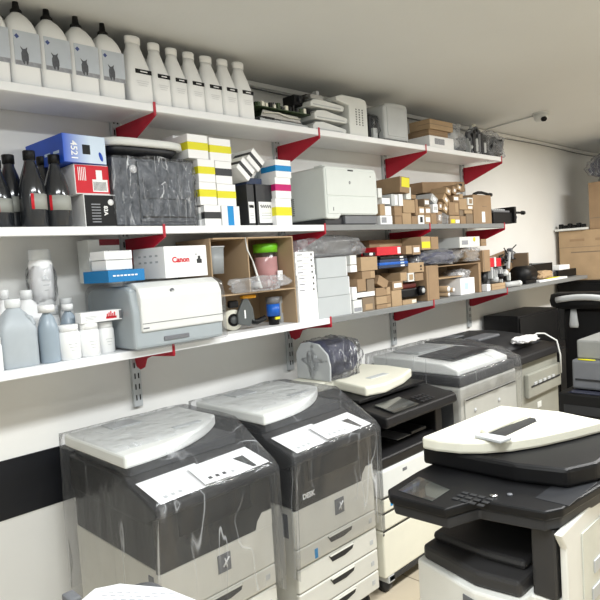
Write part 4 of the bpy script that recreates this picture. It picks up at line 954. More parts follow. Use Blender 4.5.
t = thing('cardboard_box', 'small brown box at the end, under the middle shelf', 'box', (x, SF+.04, z)); MB().box(0, x2-x, 0, .15, 0, .05, CARD, .002).build('carton_body', t); MB().box(.01, x2-x-.01, -.001, 0, .02, .025, CARD3).build('tape_strip', t)
# carton stood at 482-490 above
a0 = FX(483, SF+.02, zb_+.2); a1 = FX(491, SF+.02, zb_+.2); zl = FZ(272, a0, SF+.02); zh = FZ(246, a0, SF+.02)
t = thing('cardboard_box', 'brown open box end right of the bagged bits', 'box', (a0, SF+.02, zl)); MB().box(0, a1-a0-.01, 0, .25, 0, zh-zl-.03, CARD, .002).build('carton_body', t); MB().box(.01, .02, -.001, 0, .01, zh-zl-.04, CARD3).build('flap_seam', t)
a0 = FX(482, SF+.05, zb_)
t = thing('black_cartridge', 'black cartridge parts standing at the right of the open carton', 'printer part', (a0+.01, SF+.06, zb_)); MB().box(0, .13, 0, .18, 0, zl-zb_-.01, BLK, .01).build('housing', t); MB().cyl((.04, 0, .1), (.04, -.02, .1), .03, DGR).build('wheel', t); MB().box(.005, .055, -.045, 0, .0, .05, PAPER, .003).build('white_block', t)
# right small carton and red unit
a0 = FX(489, SF+.02, zb_); a1 = FX(503, SF+.02, zb_)
t = thing('cardboard_box', 'flat brown box under the red printer part', 'box', (a0+.05, SF+.02, zb_)); MB().box(0, a1-a0, 0, .16, 0, .045, CARD2, .002).build('carton_body', t); MB().box(.01, a1-a0-.01, -.001, 0, .02, .025, CARD).build('tape_strip', t)
t = thing('printer_mechanism', 'jumble of grey and white printer mechanism on the flat brown box', 'printer part', (a0+.05, SF+.025, zb_+.046))
b = MB(); b.box(0, .30, .03, .2, 0, .12, MGR, .006); b.build('chassis', t)
random.seed(5)
for q in range(9):
    b = MB(); x = .005+q*.033; b.box(x, x+random.uniform(.01, .03), random.uniform(-.02, 0), .03, random.uniform(0, .05), random.uniform(.06, .13), random.choice([OFFW, LGR, DGR, BLK, LGR]), .003); b.build('mechanism_block', t)
for q in range(3): MB().cyl((.06+.08*q, -.02, .03+.02*q), (.06+.08*q, .03, .03+.02*q), .02, [LGR, BLK, OFFW][q], n=18).build('gear', t)
x, z = P(491, 277, SF+.0); z = max(z, zb_+.17)
t = thing('red_unit', 'bright red printer part with white middle strip near the shelf end', 'printer part', (a0+.04, SF+.03, zb_+.17)); t.name = 'red_printer_part'
MB().box(0, .08, 0, .06, 0, .07, REDP, .006).build('red_block', t); MB().box(.085, .11, .0, .06, 0, .075, OFFW, .004).build('white_strip', t); MB().box(.115, .19, 0, .06, 0, .065, REDP, .006).build('red_block', t)
for q in range(4):
    a_, b__ = 492+q*5.5, 256+q*2
    x, z = P(a_, b__, SF+.12)
a2 = FX(497, SF+.17, zb_)
t = thing('cardboard_box', 'open brown carton behind the mechanism, flap raised to a point', 'box', (a2+.02, SF+.24, zb_)); hx = FZ(251, a2+.2, SF+.24)-zb_
MB().prism([(0, 0), (.42, 0), (.42, hx), (.0, hx*.78)], 'y', 0, .08, CARD, .002).build('carton_body', t); MB().box(.40, .42, -.14, 0, 0, hx*.9, CARD3, .001).build('flap', t)
t = thing('wire_bundle', 'tangled dark wires and grey arms over the mechanism', 'wires', (a2+.05, SF+.15, zb_+.17))
b = MB(); random.seed(9)
for q in range(7):
    pts = [(random.uniform(0, .3), random.uniform(0, .06), .01+random.uniform(0, .03)+.03*k*random.random()) for k in range(5)]; b.tube(pts, .005, random.choice([BLK, MGR, BLK]), 6)
b.build('wires', t); b = MB(); b.box(.12, .15, .0, .04, 0, .14, LGR, .003, Matrix.Rotation(.25, 4, 'Y')); b.box(.2, .23, .0, .04, 0, .09, MGR, .003, Matrix.Rotation(-.2, 4, 'Y')); b.build('arm', t)
# black roll + white cylinder
x = FX(531, SF+.05, zb_+.06)
t = thing('black_roll', 'black rounded developer unit lying at the start of the bare shelf', 'printer part', (x, SF+.02, zb_)); 
b = MB(); b.cyl((-.12, .09, .075), (.10, .09, .075), .074, BLK, n=32); b.build('drum', t); b = MB(); b.cyl((.1, .09, .075), (.13, .09, .075), .06, DGR, n=24); b.build('end_cap', t); MB().box(-.11, .08, .02, .16, 0, .03, BLK, .004).build('foot', t)
x = FX(508, SF+.0, zb_+.03)
t = thing('white_cylinder', 'white tube lying in front of the black developer unit', 'tube', (x, SF+.005, zb_+.024+.0)); t.name = 'toner_tube'
b = MB(); b.cyl((0, 0.02, 0), (.17, .0, 0), .022, LGR, n=20); b.build('tube_body', t); b = MB(); b.cyl((.17, .0, 0), (.2, -.004, 0), .023, OFFW, n=20); b.build('cap', t)
# black tray, papers
x0_, x1_ = FX(530, SF+.12, zb_+.05), FX(552, SF+.12, zb_+.05)
t = thing('open_black_box', 'open black tray standing against the wall on the long shelf', 'tray', (x0_, SF+.11, zb_)); w = x1_-x0_; t.name = 'black_tray'
MB().box(0, w, 0.0, .2, 0, .012, BLK).build('tray_floor', t)
for (u0, u1, v0, v1) in [(0, w, .192, .2), (0, .008, 0, .192), (w-.008, w, 0, .192), (.008, w-.008, 0, .008)]: MB().box(u0, u1, v0, v1, .012, .15, BLK if u1-u0 > .1 else LGR, .001).build('tray_wall', t)
x = FX(540, SF+.01, zb_); x2 = FX(574, SF+.01, zb_)
t = thing('paper_sheets', 'loose white papers with a yellow sheet on the long shelf', 'papers', (x, SF+.012, zb_)); 
MB().box(0, (x2-x)*.8, 0, .09, 0.001, .018, PAPER, .002).build('white_sheets', t); MB().box((x2-x)*.25, (x2-x)*.6, .01, .085, .019, .024, YEL, .001, Matrix.Rotation(0, 4, 'Z')).build('yellow_sheet', t)
t = thing('tan_rag', 'tan crumpled cloth between the black unit and the papers', 'cloth', (FX(541, SF+.04, zb_+.03), SF+.055, zb_+.026)); MB().blob(0.1, 0, .03, .12, .035, .035, CARD2, .3, 30, 4, 2, flat=.001).build('cloth_body', t); t.children[0].parent = t
x0_, x1_ = FX(553, SF+.13, zb_+.03), FX(568, SF+.13, zb_+.03)
t = thing('grey_tray', 'dark grey flat tray right of the black tray', 'tray', (x0_, SF+.12, zb_)); MB().box(0, x1_-x0_, 0, .18, 0, .06, DGR, .006).build('tray_body', t); MB().box(.01, x1_-x0_-.01, .01, .17, .06, .07, MGR, .003).build('top_sheet', t)
x = FX(566, SF+.02, zb_+.04); x2 = FX(584, SF+.02, zb_+.04)
t = thing('black_white_unit', 'black device with white top sheet at the right of the papers', 'printer part', (x+.04, SF+.0, zb_)); t.name = 'small_device'
MB().box(0, x2-x, 0.105, .19+.0, 0, .07, BLK, .006).build('housing', t); MB().box(0.02, (x2-x)*.6, .1, .18, .0705, .115, PAPER, .003).build('white_top', t)
# big cartons at the right
t = thing('black_cabinet', 'black cabinet against the back corner carrying the large cartons', 'cabinet', (6.05, 1.45, 0))
MB().box(0, .85, 0, 1.05, 0, 1.25, BLK, .006).build('cabinet_body', t); MB().box(-.012, 0, .02, 1.03, .03, 1.22, BLK, .004).build('door', t)
zT = 1.737; hg = zT-1.253
t = thing('large_carton', 'large brown carton with printed lines, lower of two at the right edge', 'box', (6.1, 1.52, 1.253))
MB().box(0, .7, .0, .965, 0, hg, CARD2, .004).build('carton_body', t)
MB().box(-.001, 0, 0, .965, hg*.66, hg*.67, CARD3).build('fold_line', t)
b = MB(); b.box(-.001, 0, .3, .85, hg*.55, hg*.575, CARD3); b.box(-.001, 0, .25, .62, hg*.78, hg*.83, CARD); b.box(-.001, 0, .72, .86, hg*.78, hg*.83, CARD); b.build('printed_text_line', t)
zT2 = 2.18
t = thing('large_carton', 'upper brown carton under smoky wrapped stuff at the right edge', 'box', (6.13, 1.45, zT+.002)); MB().box(0, .6, 0, .75, 0, zT2-zT, CARD, .004).build('carton_body', t); MB().box(-.001, 0, .01, .74, .1, .11, CARD3).build('fold_line', t)
t = thing('roller_tray', 'white tray with a row of black rollers on the lower large carton', 'printer part', (6.12, 2.21, zT+.003))
MB().box(-.05, .40, 0, .30, 0, .022, OFFW, .004).build('tray_shell', t)
for q in range(6): MB().box(-.03+.005*q, .02+.005*q, .02+q*.045, .055+q*.045, .022, .055+.014*(q % 2), BLK, .006).build('black_roller', t)
t = thing('white_slat', 'pale flat sheet sticking out beside the upper carton', 'sheet', (6.06, 1.5, zT+.003)) if False else None
t = thing('bagged_parts', 'dark stuff in smoky purple film on the upper carton', 'plastic bag', (6.36, 1.80, zT2+.003))
b = MB(); b.blob(0, 0, .15, .22, .42, .16, WRAPH, .35, 18, 5, 21, flat=.001); b.build('film', t); b = MB(); b.blob(0, 0, .14, .20, .39, .145, SLATE, .35, 18, 5, 21, flat=.003); b.build('contents', t)
t = thing('white_carton', 'small white box behind the bagged stuff near the ceiling', 'box', (6.75, 1.45, zT2-.43)) 
MB().box(0, .25, 0, .35, 0, .75, PAPER, .002).build('box_body', t); MB().box(-.001, 0, .02, .3, .5, .51, LGR).build('print', t); t.location = (6.84, 1.50, 1.2535)
for c in t.children: c.scale = (1, 1, 1.6)
t['label'] = 'tall white box behind the bagged stuff near the ceiling'
# ------------------------------------------------------------------ COPIERS along the wall
def film_drape(name, label, t_parent, prof, x0, x1, m, amp=.008, seed=0, nx=26, hem=None, sag=.0):
    """film hung over a machine: profile (y,z) swept in x, closed at both ends; wrinkled"""
    # resample the profile
    pts = []
    for a, c in zip(prof, prof[1:]):
        L_ = math.hypot(c[0]-a[0], c[1]-a[1]); k = max(1, int(L_/.03))
        for j in range(k): pts.append((a[0]+(c[0]-a[0])*j/k, a[1]+(c[1]-a[1])*j/k))
    pts.append(prof[-1])
    b = bmesh.new(); R = []
    for i in range(nx+1):
        x = x0+(x1-x0)*i/nx; r_ = []
        for (y, z) in pts:
            q = Vector((x*7+seed, y*7, z*5)); fold = abs(noise.noise(Vector((x*14+seed, y*6, z*3))))
            d = Vector((noise.noise(q), noise.noise(q+Vector((9, 3, 1))), noise.noise(q+Vector((2, 8, 4)))*.5))*amp
            p = Vector((x, y, z))+d; p.y -= fold*amp*1.4; r_.append(b.verts.new(p))
        R.append(r_)
    for a, c in zip(R, R[1:]):
        for j in range(len(pts)-1): b.faces.new((a[j], a[j+1], c[j+1], c[j]))
    # end curtains
    ymin, ymax = min(p[0] for p in prof), max(p[0] for p in prof); zlow = min(prof[0][1], prof[-1][1])
    for ring, sg in ((R[0], -1), (R[-1], 1)):
        mid = (ymin+ymax)/2
        n = len(ring); prev = ring
        for lay in range(1, 9):
            cur = []
            f = lay/8
            for v in ring:
                z = v.co.z*(1-f)+zlow*f
                y = mid+(v.co.y-mid)*(1-.04*f)
                fo = noise.noise(Vector((y*16+seed, z*2.5, sg*3)))
                cur.append(b.verts.new((v.co.x+sg*(.010*math.sin(f*1.5))+fo*amp*1.3*f, y, z)))
            for j in range(n-1): b.faces.new((prev[j], prev[j+1], cur[j+1], cur[j]))
            prev = cur
    B = MB(); B._add(b, m, None, True)
    return tag(B.build(name, t_parent), label, 'plastic cover') if t_parent is None else B.build(name, t_parent)
BODYW = mat('copier_ivory', (216, 215, 206), .5, var=.03); BK2 = mat('copier_charcoal', (25, 24, 25), .45, var=.08, spec=.35)
def paper_copier(X0, label, seed, name_mark=True, front=1.75, rz=0):
    """floor copier: x to the right, y into the wall, z up; 0.52 wide"""
    W, D = .508, .64
    t = thing('photocopier', label, 'photocopier', (X0, front, 0), rz)
    zb0, zt0, zc = .10, .617, .86          # bottom, top of white body, scanner level
    b = MB(); b.box(.015, W-.01, .02, D, .07, zt0-.002, BODYW, .006)
    b.build('body', t)
    for (cx_, cy_) in ((.05, .06), (W-.05, .06), (.05, D-.06), (W-.05, D-.06)):
        b = MB(); b.cyl((cx_-.012, cy_, .032), (cx_+.012, cy_, .032), .032, DGR, n=18); b.box(cx_-.02, cx_+.02, cy_-.02, cy_+.02, .05, .071, MGR, .003); b.build('caster', t)
    b = MB(); b.box(.0, W, -.002, .02, .457, zt0, BODYW, .006)
    b.prism([(W-.085, zt0-.004), (W, zt0-.004), (W, zt0+.055), (W-.05, zt0+.055), (W-.075, zt0+.03)], 'y', -.002, .05, BODYW, .003); b.build('front_cover', t)
    zs_ = [.457, .372, .27, .17, .08]
    for k in range(4):
        b = MB(); b.box(.0, W, -.002, .02, zs_[k+1]+.003, zs_[k]-.003, BODYW, .005); d = b.build('paper_drawer', t)
        zc_ = zs_[k]
        b = MB(); b.prism([(W*.36, zc_-.010), (W*.68, zc_-.010), (W*.66, zc_-.032), (W*.56, zc_-.042), (W*.40, zc_-.040)], 'y', -.004, .0, DGR, .001)
        b.box(W*.37, W*.67, -.010, -.003, zc_-.014, zc_-.008, BODYW, .002); b.build('drawer_handle', d)
        b = MB(); b.box(W*.9, W*.94, -.0035, -.0018, zs_[k+1]+.035, zs_[k+1]+.055, LGR); b.build('size_window', d)
    b = MB(); b.box(W*.47, W*.585, -.0045, -.002, zt0-.095, zt0-.028, MGR, .001); lg = b.build('square_badge', t)
    b = MB(); b.tube([(W*.515, -.006, zt0-.075), (W*.54, -.006, zt0-.06), (W*.57, -.006, zt0-.045)], .003, PAPER, 6); b.tube([(W*.53, -.006, zt0-.045), (W*.545, -.006, zt0-.08)], .002, PAPER, 6); b.build('badge_mark', lg)
    MB().box(W*.20, W*.235, -.0035, -.0018, .385, .425, CYN).build('blue_sticker', t)
    MB().box(.012, .0152, .055, .085, zt0-.13, zt0-.03, MGR).build('side_sticker', t)
    # charcoal middle with output slot
    b = MB(); b.box(.01, W-.005, .006, D-.02, zt0, zc-.08, BK2, .008); b.build('output_section', t)
    b = MB(); b.prism([(.0, zt0), (W-.085, zt0), (W-.075, zt0+.03), (W-.05, zt0+.058), (W-.002, zt0+.058), (W-.002, zc-.04), (0, zc-.04)], 'y', -.004, .012, BLKG, .004); b.build('front_door', t)
    b = MB(); b.box(.09, W-.1, -.006, -.003, zt0+.10, zt0+.19, BLK, .002); b.build('output_slot', t)
    if name_mark: text('DESK', .030, PAPER, t, (.085, -.0055, zt0+.045), bold=.001)
    # control deck
    b = MB(); b.prism([(-.03, zc-.045), (.05, zc-.08), (D-.04, zc-.08), (D-.04, zc+.055), (.16, zc+.055), (.13, zc+.03), (-.03, zc-.012)], 'x', -.006, W+.006, BK2, .006); b.build('scanner_base', t)
    b = MB(); b.box(.02, .2, .0, .09, 0, .004, SCR, .001, Matrix.Translation((.25, -.005, zc-.002)) @ Matrix.Rotation(.26, 4, 'X')); b.build('control_panel', t)
    # curved lid
    zl = .955; th = .046
    poly = [(-.012, .12)]
    for k in range(13):
        u = k/12; poly.append((-.02+u*(W+.02), .12+.20*u**2.6))
    poly += [(W-.002, .60), (-.02, .60)]
    b = MB(); b.prism(poly[1:], 'z', zl, zl+th, OFFW, .009); b.build('platen_lid', t)
    b = MB(); b.box(W*.55, W*.80, .27, .30, zl+th-.001, zl+th+.003, LGR, .002); b.build('lid_grip', t)
    b = MB(); b.box(W*.25, W*.5, .48, .58, zl+th-.001, zl+th+.006, LGR, .004); b.build('feeder_hinge', t)
    b = MB(); b.box(.01, W-.03, .15, .58, zc+.055, zl-.0005, DGR, .004); b.build('glass_bed', t)
    return t, W, D, zl+th
specs = [(.985, 'photocopier in film at the left, in front of the black wall band', 1), (1.61, 'photocopier in film in the middle, badge and DESK lettering on its front', 4)]
tops = []
for i, (X0, lab, sd) in enumerate(specs):
    t, W, D, zt_ = paper_copier(X0, lab, sd, name_mark=(i == 1), rz=[-.0, .0][i])
    # sheets on the deck
    for k in range(3):
        s = thing('paper_sheet', ['white printed sheet lying %s on the deck of the %s copier' % (['left', 'right', 'across the middle'][k], ['left', 'middle'][i])][0], 'paper', (X0+[.02, .25, .20][k], 1.75-.022, [.861, .863, .872][k]-.004), group='sheets on the copier decks', rot=(.255, 0, [.04, .06, -.05][k]))
        w_ = [.25, .26, .12][k]
        MB().box(0, w_, 0, [.15, .14, .12][k], 0, .0015, PAPER).build('sheet', s)
        b = MB(); [b.box(.03+.03*q, .045+.03*q, .02, .035, .0015, .0019, DGR if k == 2 and i == 0 else LGR) for q in range(3)]; b.build('print_marks', s)
    prof = [(D+.03, .35), (D+.03, zt_-.01), (.56, zt_+.010), (.20, zt_+.008), (.11, zt_-.045), (-.03, .875), (-.052, .85), (-.028, .70), (-.022, .40)]
    o = film_drape('plastic_cover', ['clear plastic film draped over the left photocopier', 'clear plastic film draped over the middle photocopier'][i], None, [(1.75+y, z) for y, z in prof], X0-.012, X0+W+.008, WRAP, .008, sd)
# third copier
X0 = 2.18; W = .58; D = .62; fr = 1.76
t = thing('photocopier', 'black and cream photocopier between the filmed one and the near one', 'photocopier', (X0, fr, 0))
b = MB(); b.box(0, W, .0, D, .09, .315, CREAM, .008); b.build('cabinet', t)
b = MB(); b.box(.004, W, .0, D, .32, .40, CREAM, .008); b.box(.004, W, .0, D, .404, .472, CREAM, .008); b.build('upper_drawer', t)
b = MB(); b.box(.002, W, -.004, D, .476, .612, OFFW, .012); b.build('front_cover', t)
b = MB(); b.box(.0, .01, -.001, .0, .3, .31, DGR); [b.box(0.002, W-.002, -.001, .002, z_-.002, z_+.002, DGR) for z_ in (.3175, .402, .474)]; b.build('drawer_gap', t)
b = MB(); b.prism([(W*.45, .465), (W*.75, .465), (W*.72, .435), (W*.48, .435)], 'y', -.004, .002, MGR, .001); b.prism([(W*.45, .39), (W*.75, .39), (W*.72, .36), (W*.48, .36)], 'y', -.004, .002, LGR, .001); b.build('drawer_handle', t)
MB().box(W*.12, W*.15, -.002, 0, .425, .45, CYN).build('blue_sticker', t)
MB().box(W*.75, W*.9, -.006, -.003, .56, .59, MGR, .002).build('status_window', t)
MB().box(W*.3, W*.36, -.0055, -.0035, .565, .58, MGR).build('logo_mark', t)
for (cx_, cy_) in ((.05, .05), (W-.05, .05), (.05, D-.06), (W-.05, D-.06)):
    b = MB(); b.cyl((cx_-.02, cy_, .036), (cx_+.02, cy_, .036), .036, DGR, n=18); b.box(cx_-.025, cx_+.025, cy_-.05, cy_+.03, .055, .09, LGR, .006); b.build('caster', t)
b = MB(); b.box(.03, W-.06, -.0, .1, .062, .088, DGR, .003); b.build('base_plate', t)
b = MB(); b.prism([(0, .613), (D*.9, .613), (D*.9, .69), (.10, .695), (.02, .67), (0, .66)], 'x', .004, W-.05, BK2, .008); b.build('output_tray', t)
b = MB(); b.box(.02, W, D*.55, D-.01, .69, .86, BLK, .004); b.box(W-.06, W, .02, D*.6, .613, .86, BK2, .006); b.build('rear_column', t)
b = MB(); b.prism([(-.07, .835), (-.06, .875), (.12, .905), (.30, .92), (D-.02, .92), (D-.02, .85), (.1, .85), (-.05, .82)], 'x', -.005, W+.02, BK2, .008); b.build('scanner_base', t)
b = MB(); b.box(0, .2, 0, .12, 0, .006, SCR, .002, Matrix.Translation((.07, -.05, .880)) @ Matrix.Rotation(.17, 4, 'X')); b.build('touch_screen', t)
b = MB()
for r_ in range(3):
    for c_ in range(4): b.box(.31+.03*c_, .33+.03*c_, .0+.03*r_, .018+.03*r_, .0, .004, DGR, .001, Matrix.Translation((0, -.05, .884)) @ Matrix.Rotation(.17, 4, 'X'))
b.build('keypad', t)
b = MB(); b.prism([(p[0]-X0, p[1]-fr) for p in [G(334, 389, .937), G(366, 397, .937), G(386, 393, .937), G(404, 384, .937), G(412, 377, .937), (2.77, 2.02), (2.79, 2.14), (2.76, 2.36), (2.20, 2.36), (2.19, 2.16)]], 'z', .937, .985, CREAM, .010); b.build('platen_lid', t)
b = MB(); b.box(.25, .4, .22, .26, .984, .988, LGR, .001); b.build('lid_grip', t)
b = MB(); b.box(.0, W-.03, .10, D-.04, .92, .936, BLK, .003); b.build('glass_bed', t)
for q in range(2):
    MB().box(.22+.12*q, .33+.14*q, .05, .2, .697, .702+.01*q, [MGR, DGR][q], .001, Matrix.Rotation(0, 4, 'X')).build('loose_flap', t)
# small wrapped printer standing on its lid
xs_, _ = P(300, 380, 2.15)
zl_ = .99
X0p = 1.98
wpx0, wpx1 = 299, 351
Yp = 2.12
z_p = FZ(382, FX(318, Yp, 1.0), Yp)
x_a = 2.285; Yp = 2.118
hh = FZ(343, x_a+.03, Yp+.06)-.987
t = thing('wrapped_printer', 'small rounded dark blue-grey printer in shiny film behind the cream lid', 'printer', (x_a-.02, Yp, .987)); w = .25; hh *= 1.04
b = MB(); b.prism([(0, .0), (.24, .0), (.24, hh*.7), (.2, hh*.95), (.14, hh), (.07, hh*.95), (.01, hh*.7), (-.005, hh*.4)], 'x', .0, .012, LGR, .004); b.build('side_panel', t)
b = MB(); b.loft([(0, hh*.5, .12, 3, hh*.5, .12), (w*.85, hh*.47, .115, 3, hh*.5, .12), (w, hh*.38, .09, 3, hh*.5, .12)], SLATE, 32, Matrix(((0, 0, 1, .012), (0, 1, 0, 0), (1, 0, 0, 0.0), (0, 0, 0, 1)))); b.build('housing', t)
b = MB(); b.film(-.008, w+.035, -.012, .25, .001, hh+.006, WRAPT, .010, 7, rnd=.07); b.build('film', t)
# fourth copier in film
X0 = 2.90; W = .665; D = .62; fr = 1.745
GCP = mat('warm_grey_plastic', (176, 176, 170), .5, var=.04)
t = thing('photocopier', 'pale grey photocopier under film with its front flap open, behind the cream lid', 'photocopier', (X0, fr, 0))
b = MB(); b.box(0, W, 0, D, .08, .87, GCP, .015); b.build('body', t)
b = MB(); b.box(.03, W-.03, -.008, .0, .35, .80, GCP, .006); b.build('front_door', t)
b = MB(); b.prism([(-.01, .50), (-.08, .54), (-.075, .585), (0, .54)], 'x', .14, W-.12, OFFW, .004); b.build('bypass_flap', t)
for q in (.2, .62): MB().cyl((W*q, -.012, .72), (W*q, -.008, .72), .012, LGR).build('door_button', t)
b = MB(); b.box(.04, W-.04, -.0105, -.007, .79, .795, DGR); b.build('door_seam', t)
b = MB(); b.box(-.0, W-.02, .0, D, .87, .925, DGR, .008); b.build('scanner_base', t)
b = MB(); b.box(-.003, .0, .05, D-.05, .3, .85, DGR, .001); b.build('side_panel', t)
b = MB(); b.prism([(.03, .925), (D, .925), (D, 1.0), (.35, 1.0), (.12, .985), (.03, .955)], 'x', .03, W-.05, OFFW, .008); b.build('document_feeder', t)
b = MB(); b.box(.12, .55, .10, .35, 1.0, 1.006, DGR, .002, ); b.box(.18, .5, .38, .58, 1.0, 1.014, LGR, .006); b.build('feeder_tray', t)
for (cx_, cy_) in ((.06, .06), (W-.06, .06), (.06, D-.06), (W-.06, D-.06)):
    b = MB(); b.cyl((cx_-.012, cy_, .04), (cx_+.012, cy_, .04), .04, DGR, n=16); b.build('caster', t)
prof = [(D+.02, .55), (D+.03, 1.02), (.52, 1.035), (.30, 1.03), (.10, 1.0), (-.02, .94), (-.03, .86), (-.022, .80)]
film_drape('plastic_cover', 'clear plastic film draped over the pale grey photocopier', None, [(fr+y, z) for y, z in prof], X0-.02, X0+W+.01, WRAP, .012, 7)
# fifth copier
X0 = 3.66; W = .66; fr = 1.80; D = .66
G5 = mat('stone_grey_plastic', (152, 152, 142), .5, var=.04)
t = thing('photocopier', 'grey photocopier with black dark lid and ribbed front tray, farthest along the wall', 'photocopier', (X0, fr, 0))
b = MB(); b.box(0, W, 0, D, .07, .86, G5, .012); b.build('body', t)
b = MB(); b.box(.12, W-.02, -.03, .0, .62, .78, G5, .008); b.build('bypass_door', t)
b = MB(); [b.box(.2+.07*q, .24+.07*q, -.036, -.029, .70, .718, LGR, .002) for q in range(5)]; b.box(.16, W-.05, -.034, -.029, .69, .70, DGR); b.build('ribbed_guide', t)
b = MB(); b.box(.3, .36, -.004, 0, .52, .56, OFFW, .002); b.build('latch', t)
b = MB(); b.prism([(-.04, .86), (D, .86), (D, .93), (.1, .93), (-.02, .91)], 'x', -.02, W+.01, BK2, .012); b.build('scanner_base', t)
b = MB(); b.prism([(.08, .93), (D, .93), (D, .99), (.45, 1.0), (.25, .985), (.1, .955)], 'x', -.02, W*.9, DGR, .01); b.build('document_feeder', t)
b = MB(); b.box(.1, .4, .3, .42, .985, 1.004, MGR, .006); b.box(.12, .25, .5, .6, .99, 1.004, MGR, .006); b.build('feeder_tray', t)
for (cx_, cy_) in ((.06, .06), (W-.06, .06), (.06, D-.06), (W-.06, D-.06)):
    b = MB(); b.cyl((cx_-.012, cy_, .035), (cx_+.012, cy_, .035), .035, DGR, n=16); b.build('caster', t)
t = thing('white_cloth_pad', 'crumpled white packet with a wire lying on the dark copier lid', 'packet', (X0+.26, fr+.03, .962)); t.name = 'paper_packet'
MB().blob(.08, .06, .018, .13, .055, .020, PAPER, .3, 40, 4, 8, flat=.001).build('packet_body', t)
b = MB(); b.tube([(.2, .06, .02), (.26, .05, .035), (.31, .02, .03), (.335, -.055, -.02), (.34, -.075, -.12), (.342, -.075, -.25)], .006, OFFW); b.build('wire', t)
# black boards to the right of it
for q, (x_, y_, w_, h_, lab) in enumerate([(4.56, 2.2, .75, 1.07, 'tall flat black cabinet against the wall beyond the last copier'), (4.76, 1.98, .46, .80, 'lower black cabinet in front of the tall black one')]):
    t = thing('black_cabinet', lab, 'cabinet', (x_, y_, 0)); MB().box(0, w_, 0, [.3, .19][q], .0, h_, BLK, .008).build('cabinet_body', t); MB().box(.01, w_-.01, -.012, 0, .03, h_-.02, BLK, .004).build('door', t)
# chair
t = thing('office_chair', 'black office chair with film-covered backrest top at the right edge', 'chair', (4.62, 1.63, 0))
hz = 1.20
b = MB(); b.loft([(-.06, .05, .24, 2.6), (-.045, .07, .29, 2.6), (.0, .08, .30, 2.6), (.045, .07, .29, 2.6), (.06, .045, .24, 2.6)], BLK, 40, Matrix.Translation((-.08, 0, hz))); b.build('headrest_roll', t)
b = MB(); b.box(-.06, .02, -.22, .22, .50, hz-.055, BLK, .03); b.build('backrest', t)
b = MB(); b.box(-.02, .44, -.24, .24, .44, .52, BLK, .03); b.build('seat', t)
b = MB(); b.cyl((.2, 0, .08), (.2, 0, .44), .03, DGR); b.build('gas_lift', t)
b = MB()
for k in range(5):
    a = k*2*math.pi/5; b.tube([(.2, 0, .09), (.2+.25*math.cos(a), .25*math.sin(a), .06)], .02, BLK)
    b.cyl((.2+.25*math.cos(a), .25*math.sin(a)-.012, .028), (.2+.25*math.cos(a), .25*math.sin(a)+.012, .028), .028, BLK, n=14)
b.build('star_base', t)
b = MB(); b.tube([(-.165, .22-.05*k, hz+.000+.030*math.sin(.3+k*.33)) for k in range(9)], .022, LGR, 12); b.build('pale_highlight_tube', t)  # light grey tube stands for the highlights on the black roll
b = MB(); b.loft([(0, .012, .03, 2), (.02, .014, .034, 2), (.14, .012, .02, 2)], LGR, 16, Matrix.Translation((-.085, .13, hz-.20))); b.build('film_tab', t)
b = MB(); b.prism([(.30, -.02), (.40, -.06), (.43, -.05), (.36, .0), (.30, .06)], 'x', -.10, -.085, mat('grey_film_fold', (140, 142, 142), .3), .004); b.build('loose_film_corner', t)
# grey printer over a flatbed machine, on a table
t = thing('side_table', 'low black table at the right edge carrying two machines', 'table', (3.46, .92, 0)); zt_t = .60
MB().box(0, .62, 0, .56, zt_t-.03, zt_t, BLK, .004).build('table_top', t)
for (u, v) in ((.03, .03), (.59, .03), (.03, .53), (.59, .53)): MB().box(u-.02, u+.02, v-.02, v+.02, 0, zt_t-.03, BLK, .003).build('leg', t)
t = thing('flatbed_scanner', 'dark flatbed machine with glass plate at the right, below the grey printer', 'scanner', (3.47, .93, zt_t))
MB().box(0, .56, 0, .52, 0, .165, BLK, .01).build('housing', t); MB().box(.02, .095, .05, .47, .165, .169, mat('dark_glass', (48, 50, 66), .1), .002).build('glass_plate', t); MB().box(-.004, 0, .03, .49, .05, .10, DGR, .002).build('front_strip', t)
zg = zt_t+.171
t = thing('grey_printer', 'mid grey printer with yellow label and paler top at the right edge', 'printer', (3.575, .95, zg)); hg_ = .285
MB().box(0, .42, 0, .46, 0, hg_*.60, MGR, .012).build('housing', t); MB().box(.03, .42, 0.01, .44, hg_*.60, hg_, mat('worn_grey_top', (134, 135, 132), .5), .012).build('top_cover', t)
b = MB(); b.loft([(hg_*.60, .013, .05, 2), (hg_*.60+.004, .013, .05, 2)], YEL, 24, Matrix.Translation((.015, .38, .0))); b.build('yellow_label', t)
MB().box(-.003, 0, .02, .44, hg_*.18, hg_*.22, DGR).build('seam', t)
# ------------------------------------------------------------------ NEAR COPIER (faces the camera side of the aisle)
OX, OY = 1.5, .68
t = thing('photocopier', 'large near photocopier with black control panel and cream lid, lower right', 'photocopier', (OX, OY, 0))
def W_(pts): return [(p[0]-OX, p[1]-OY) for p in pts]
NW = mat('near_copier_white', (230, 230, 224), .45, var=.02); NG = mat('near_copier_grey', (50, 49, 49), .5)
foot = W_([(1.65, 1.19), (1.585, .95), (1.60, .81), (1.68, .80), (1.68, .725), (2.36, .725), (2.36, 1.19)])
b = MB(); b.prism(foot, 'z', .08, .585, NW, .008); b.build('body', t)
for (cx_, cy_) in ((1.74, .78), (2.3, .78), (1.74, 1.14), (2.3, 1.14)):
    b = MB(); b.cyl((cx_-OX, cy_-OY-.012, .04), (cx_-OX, cy_-OY+.012, .04), .04, DGR, n=16); b.build('caster', t)
a_ = math.atan2(1.65-1.585, 1.19-.95)
b = MB(); b.box(-.003, .001, -.025, .025, -.045, .015, MGR, .001, Matrix.Translation((1.5875-OX, .96-OY, .545)) @ Matrix.Rotation(-a_, 4, 'Z')); b.build('status_window', t)
tr_ = W_([(1.665, 1.175), (1.61, .95), (1.63, .815), (2.3, .815), (2.3, 1.175)])
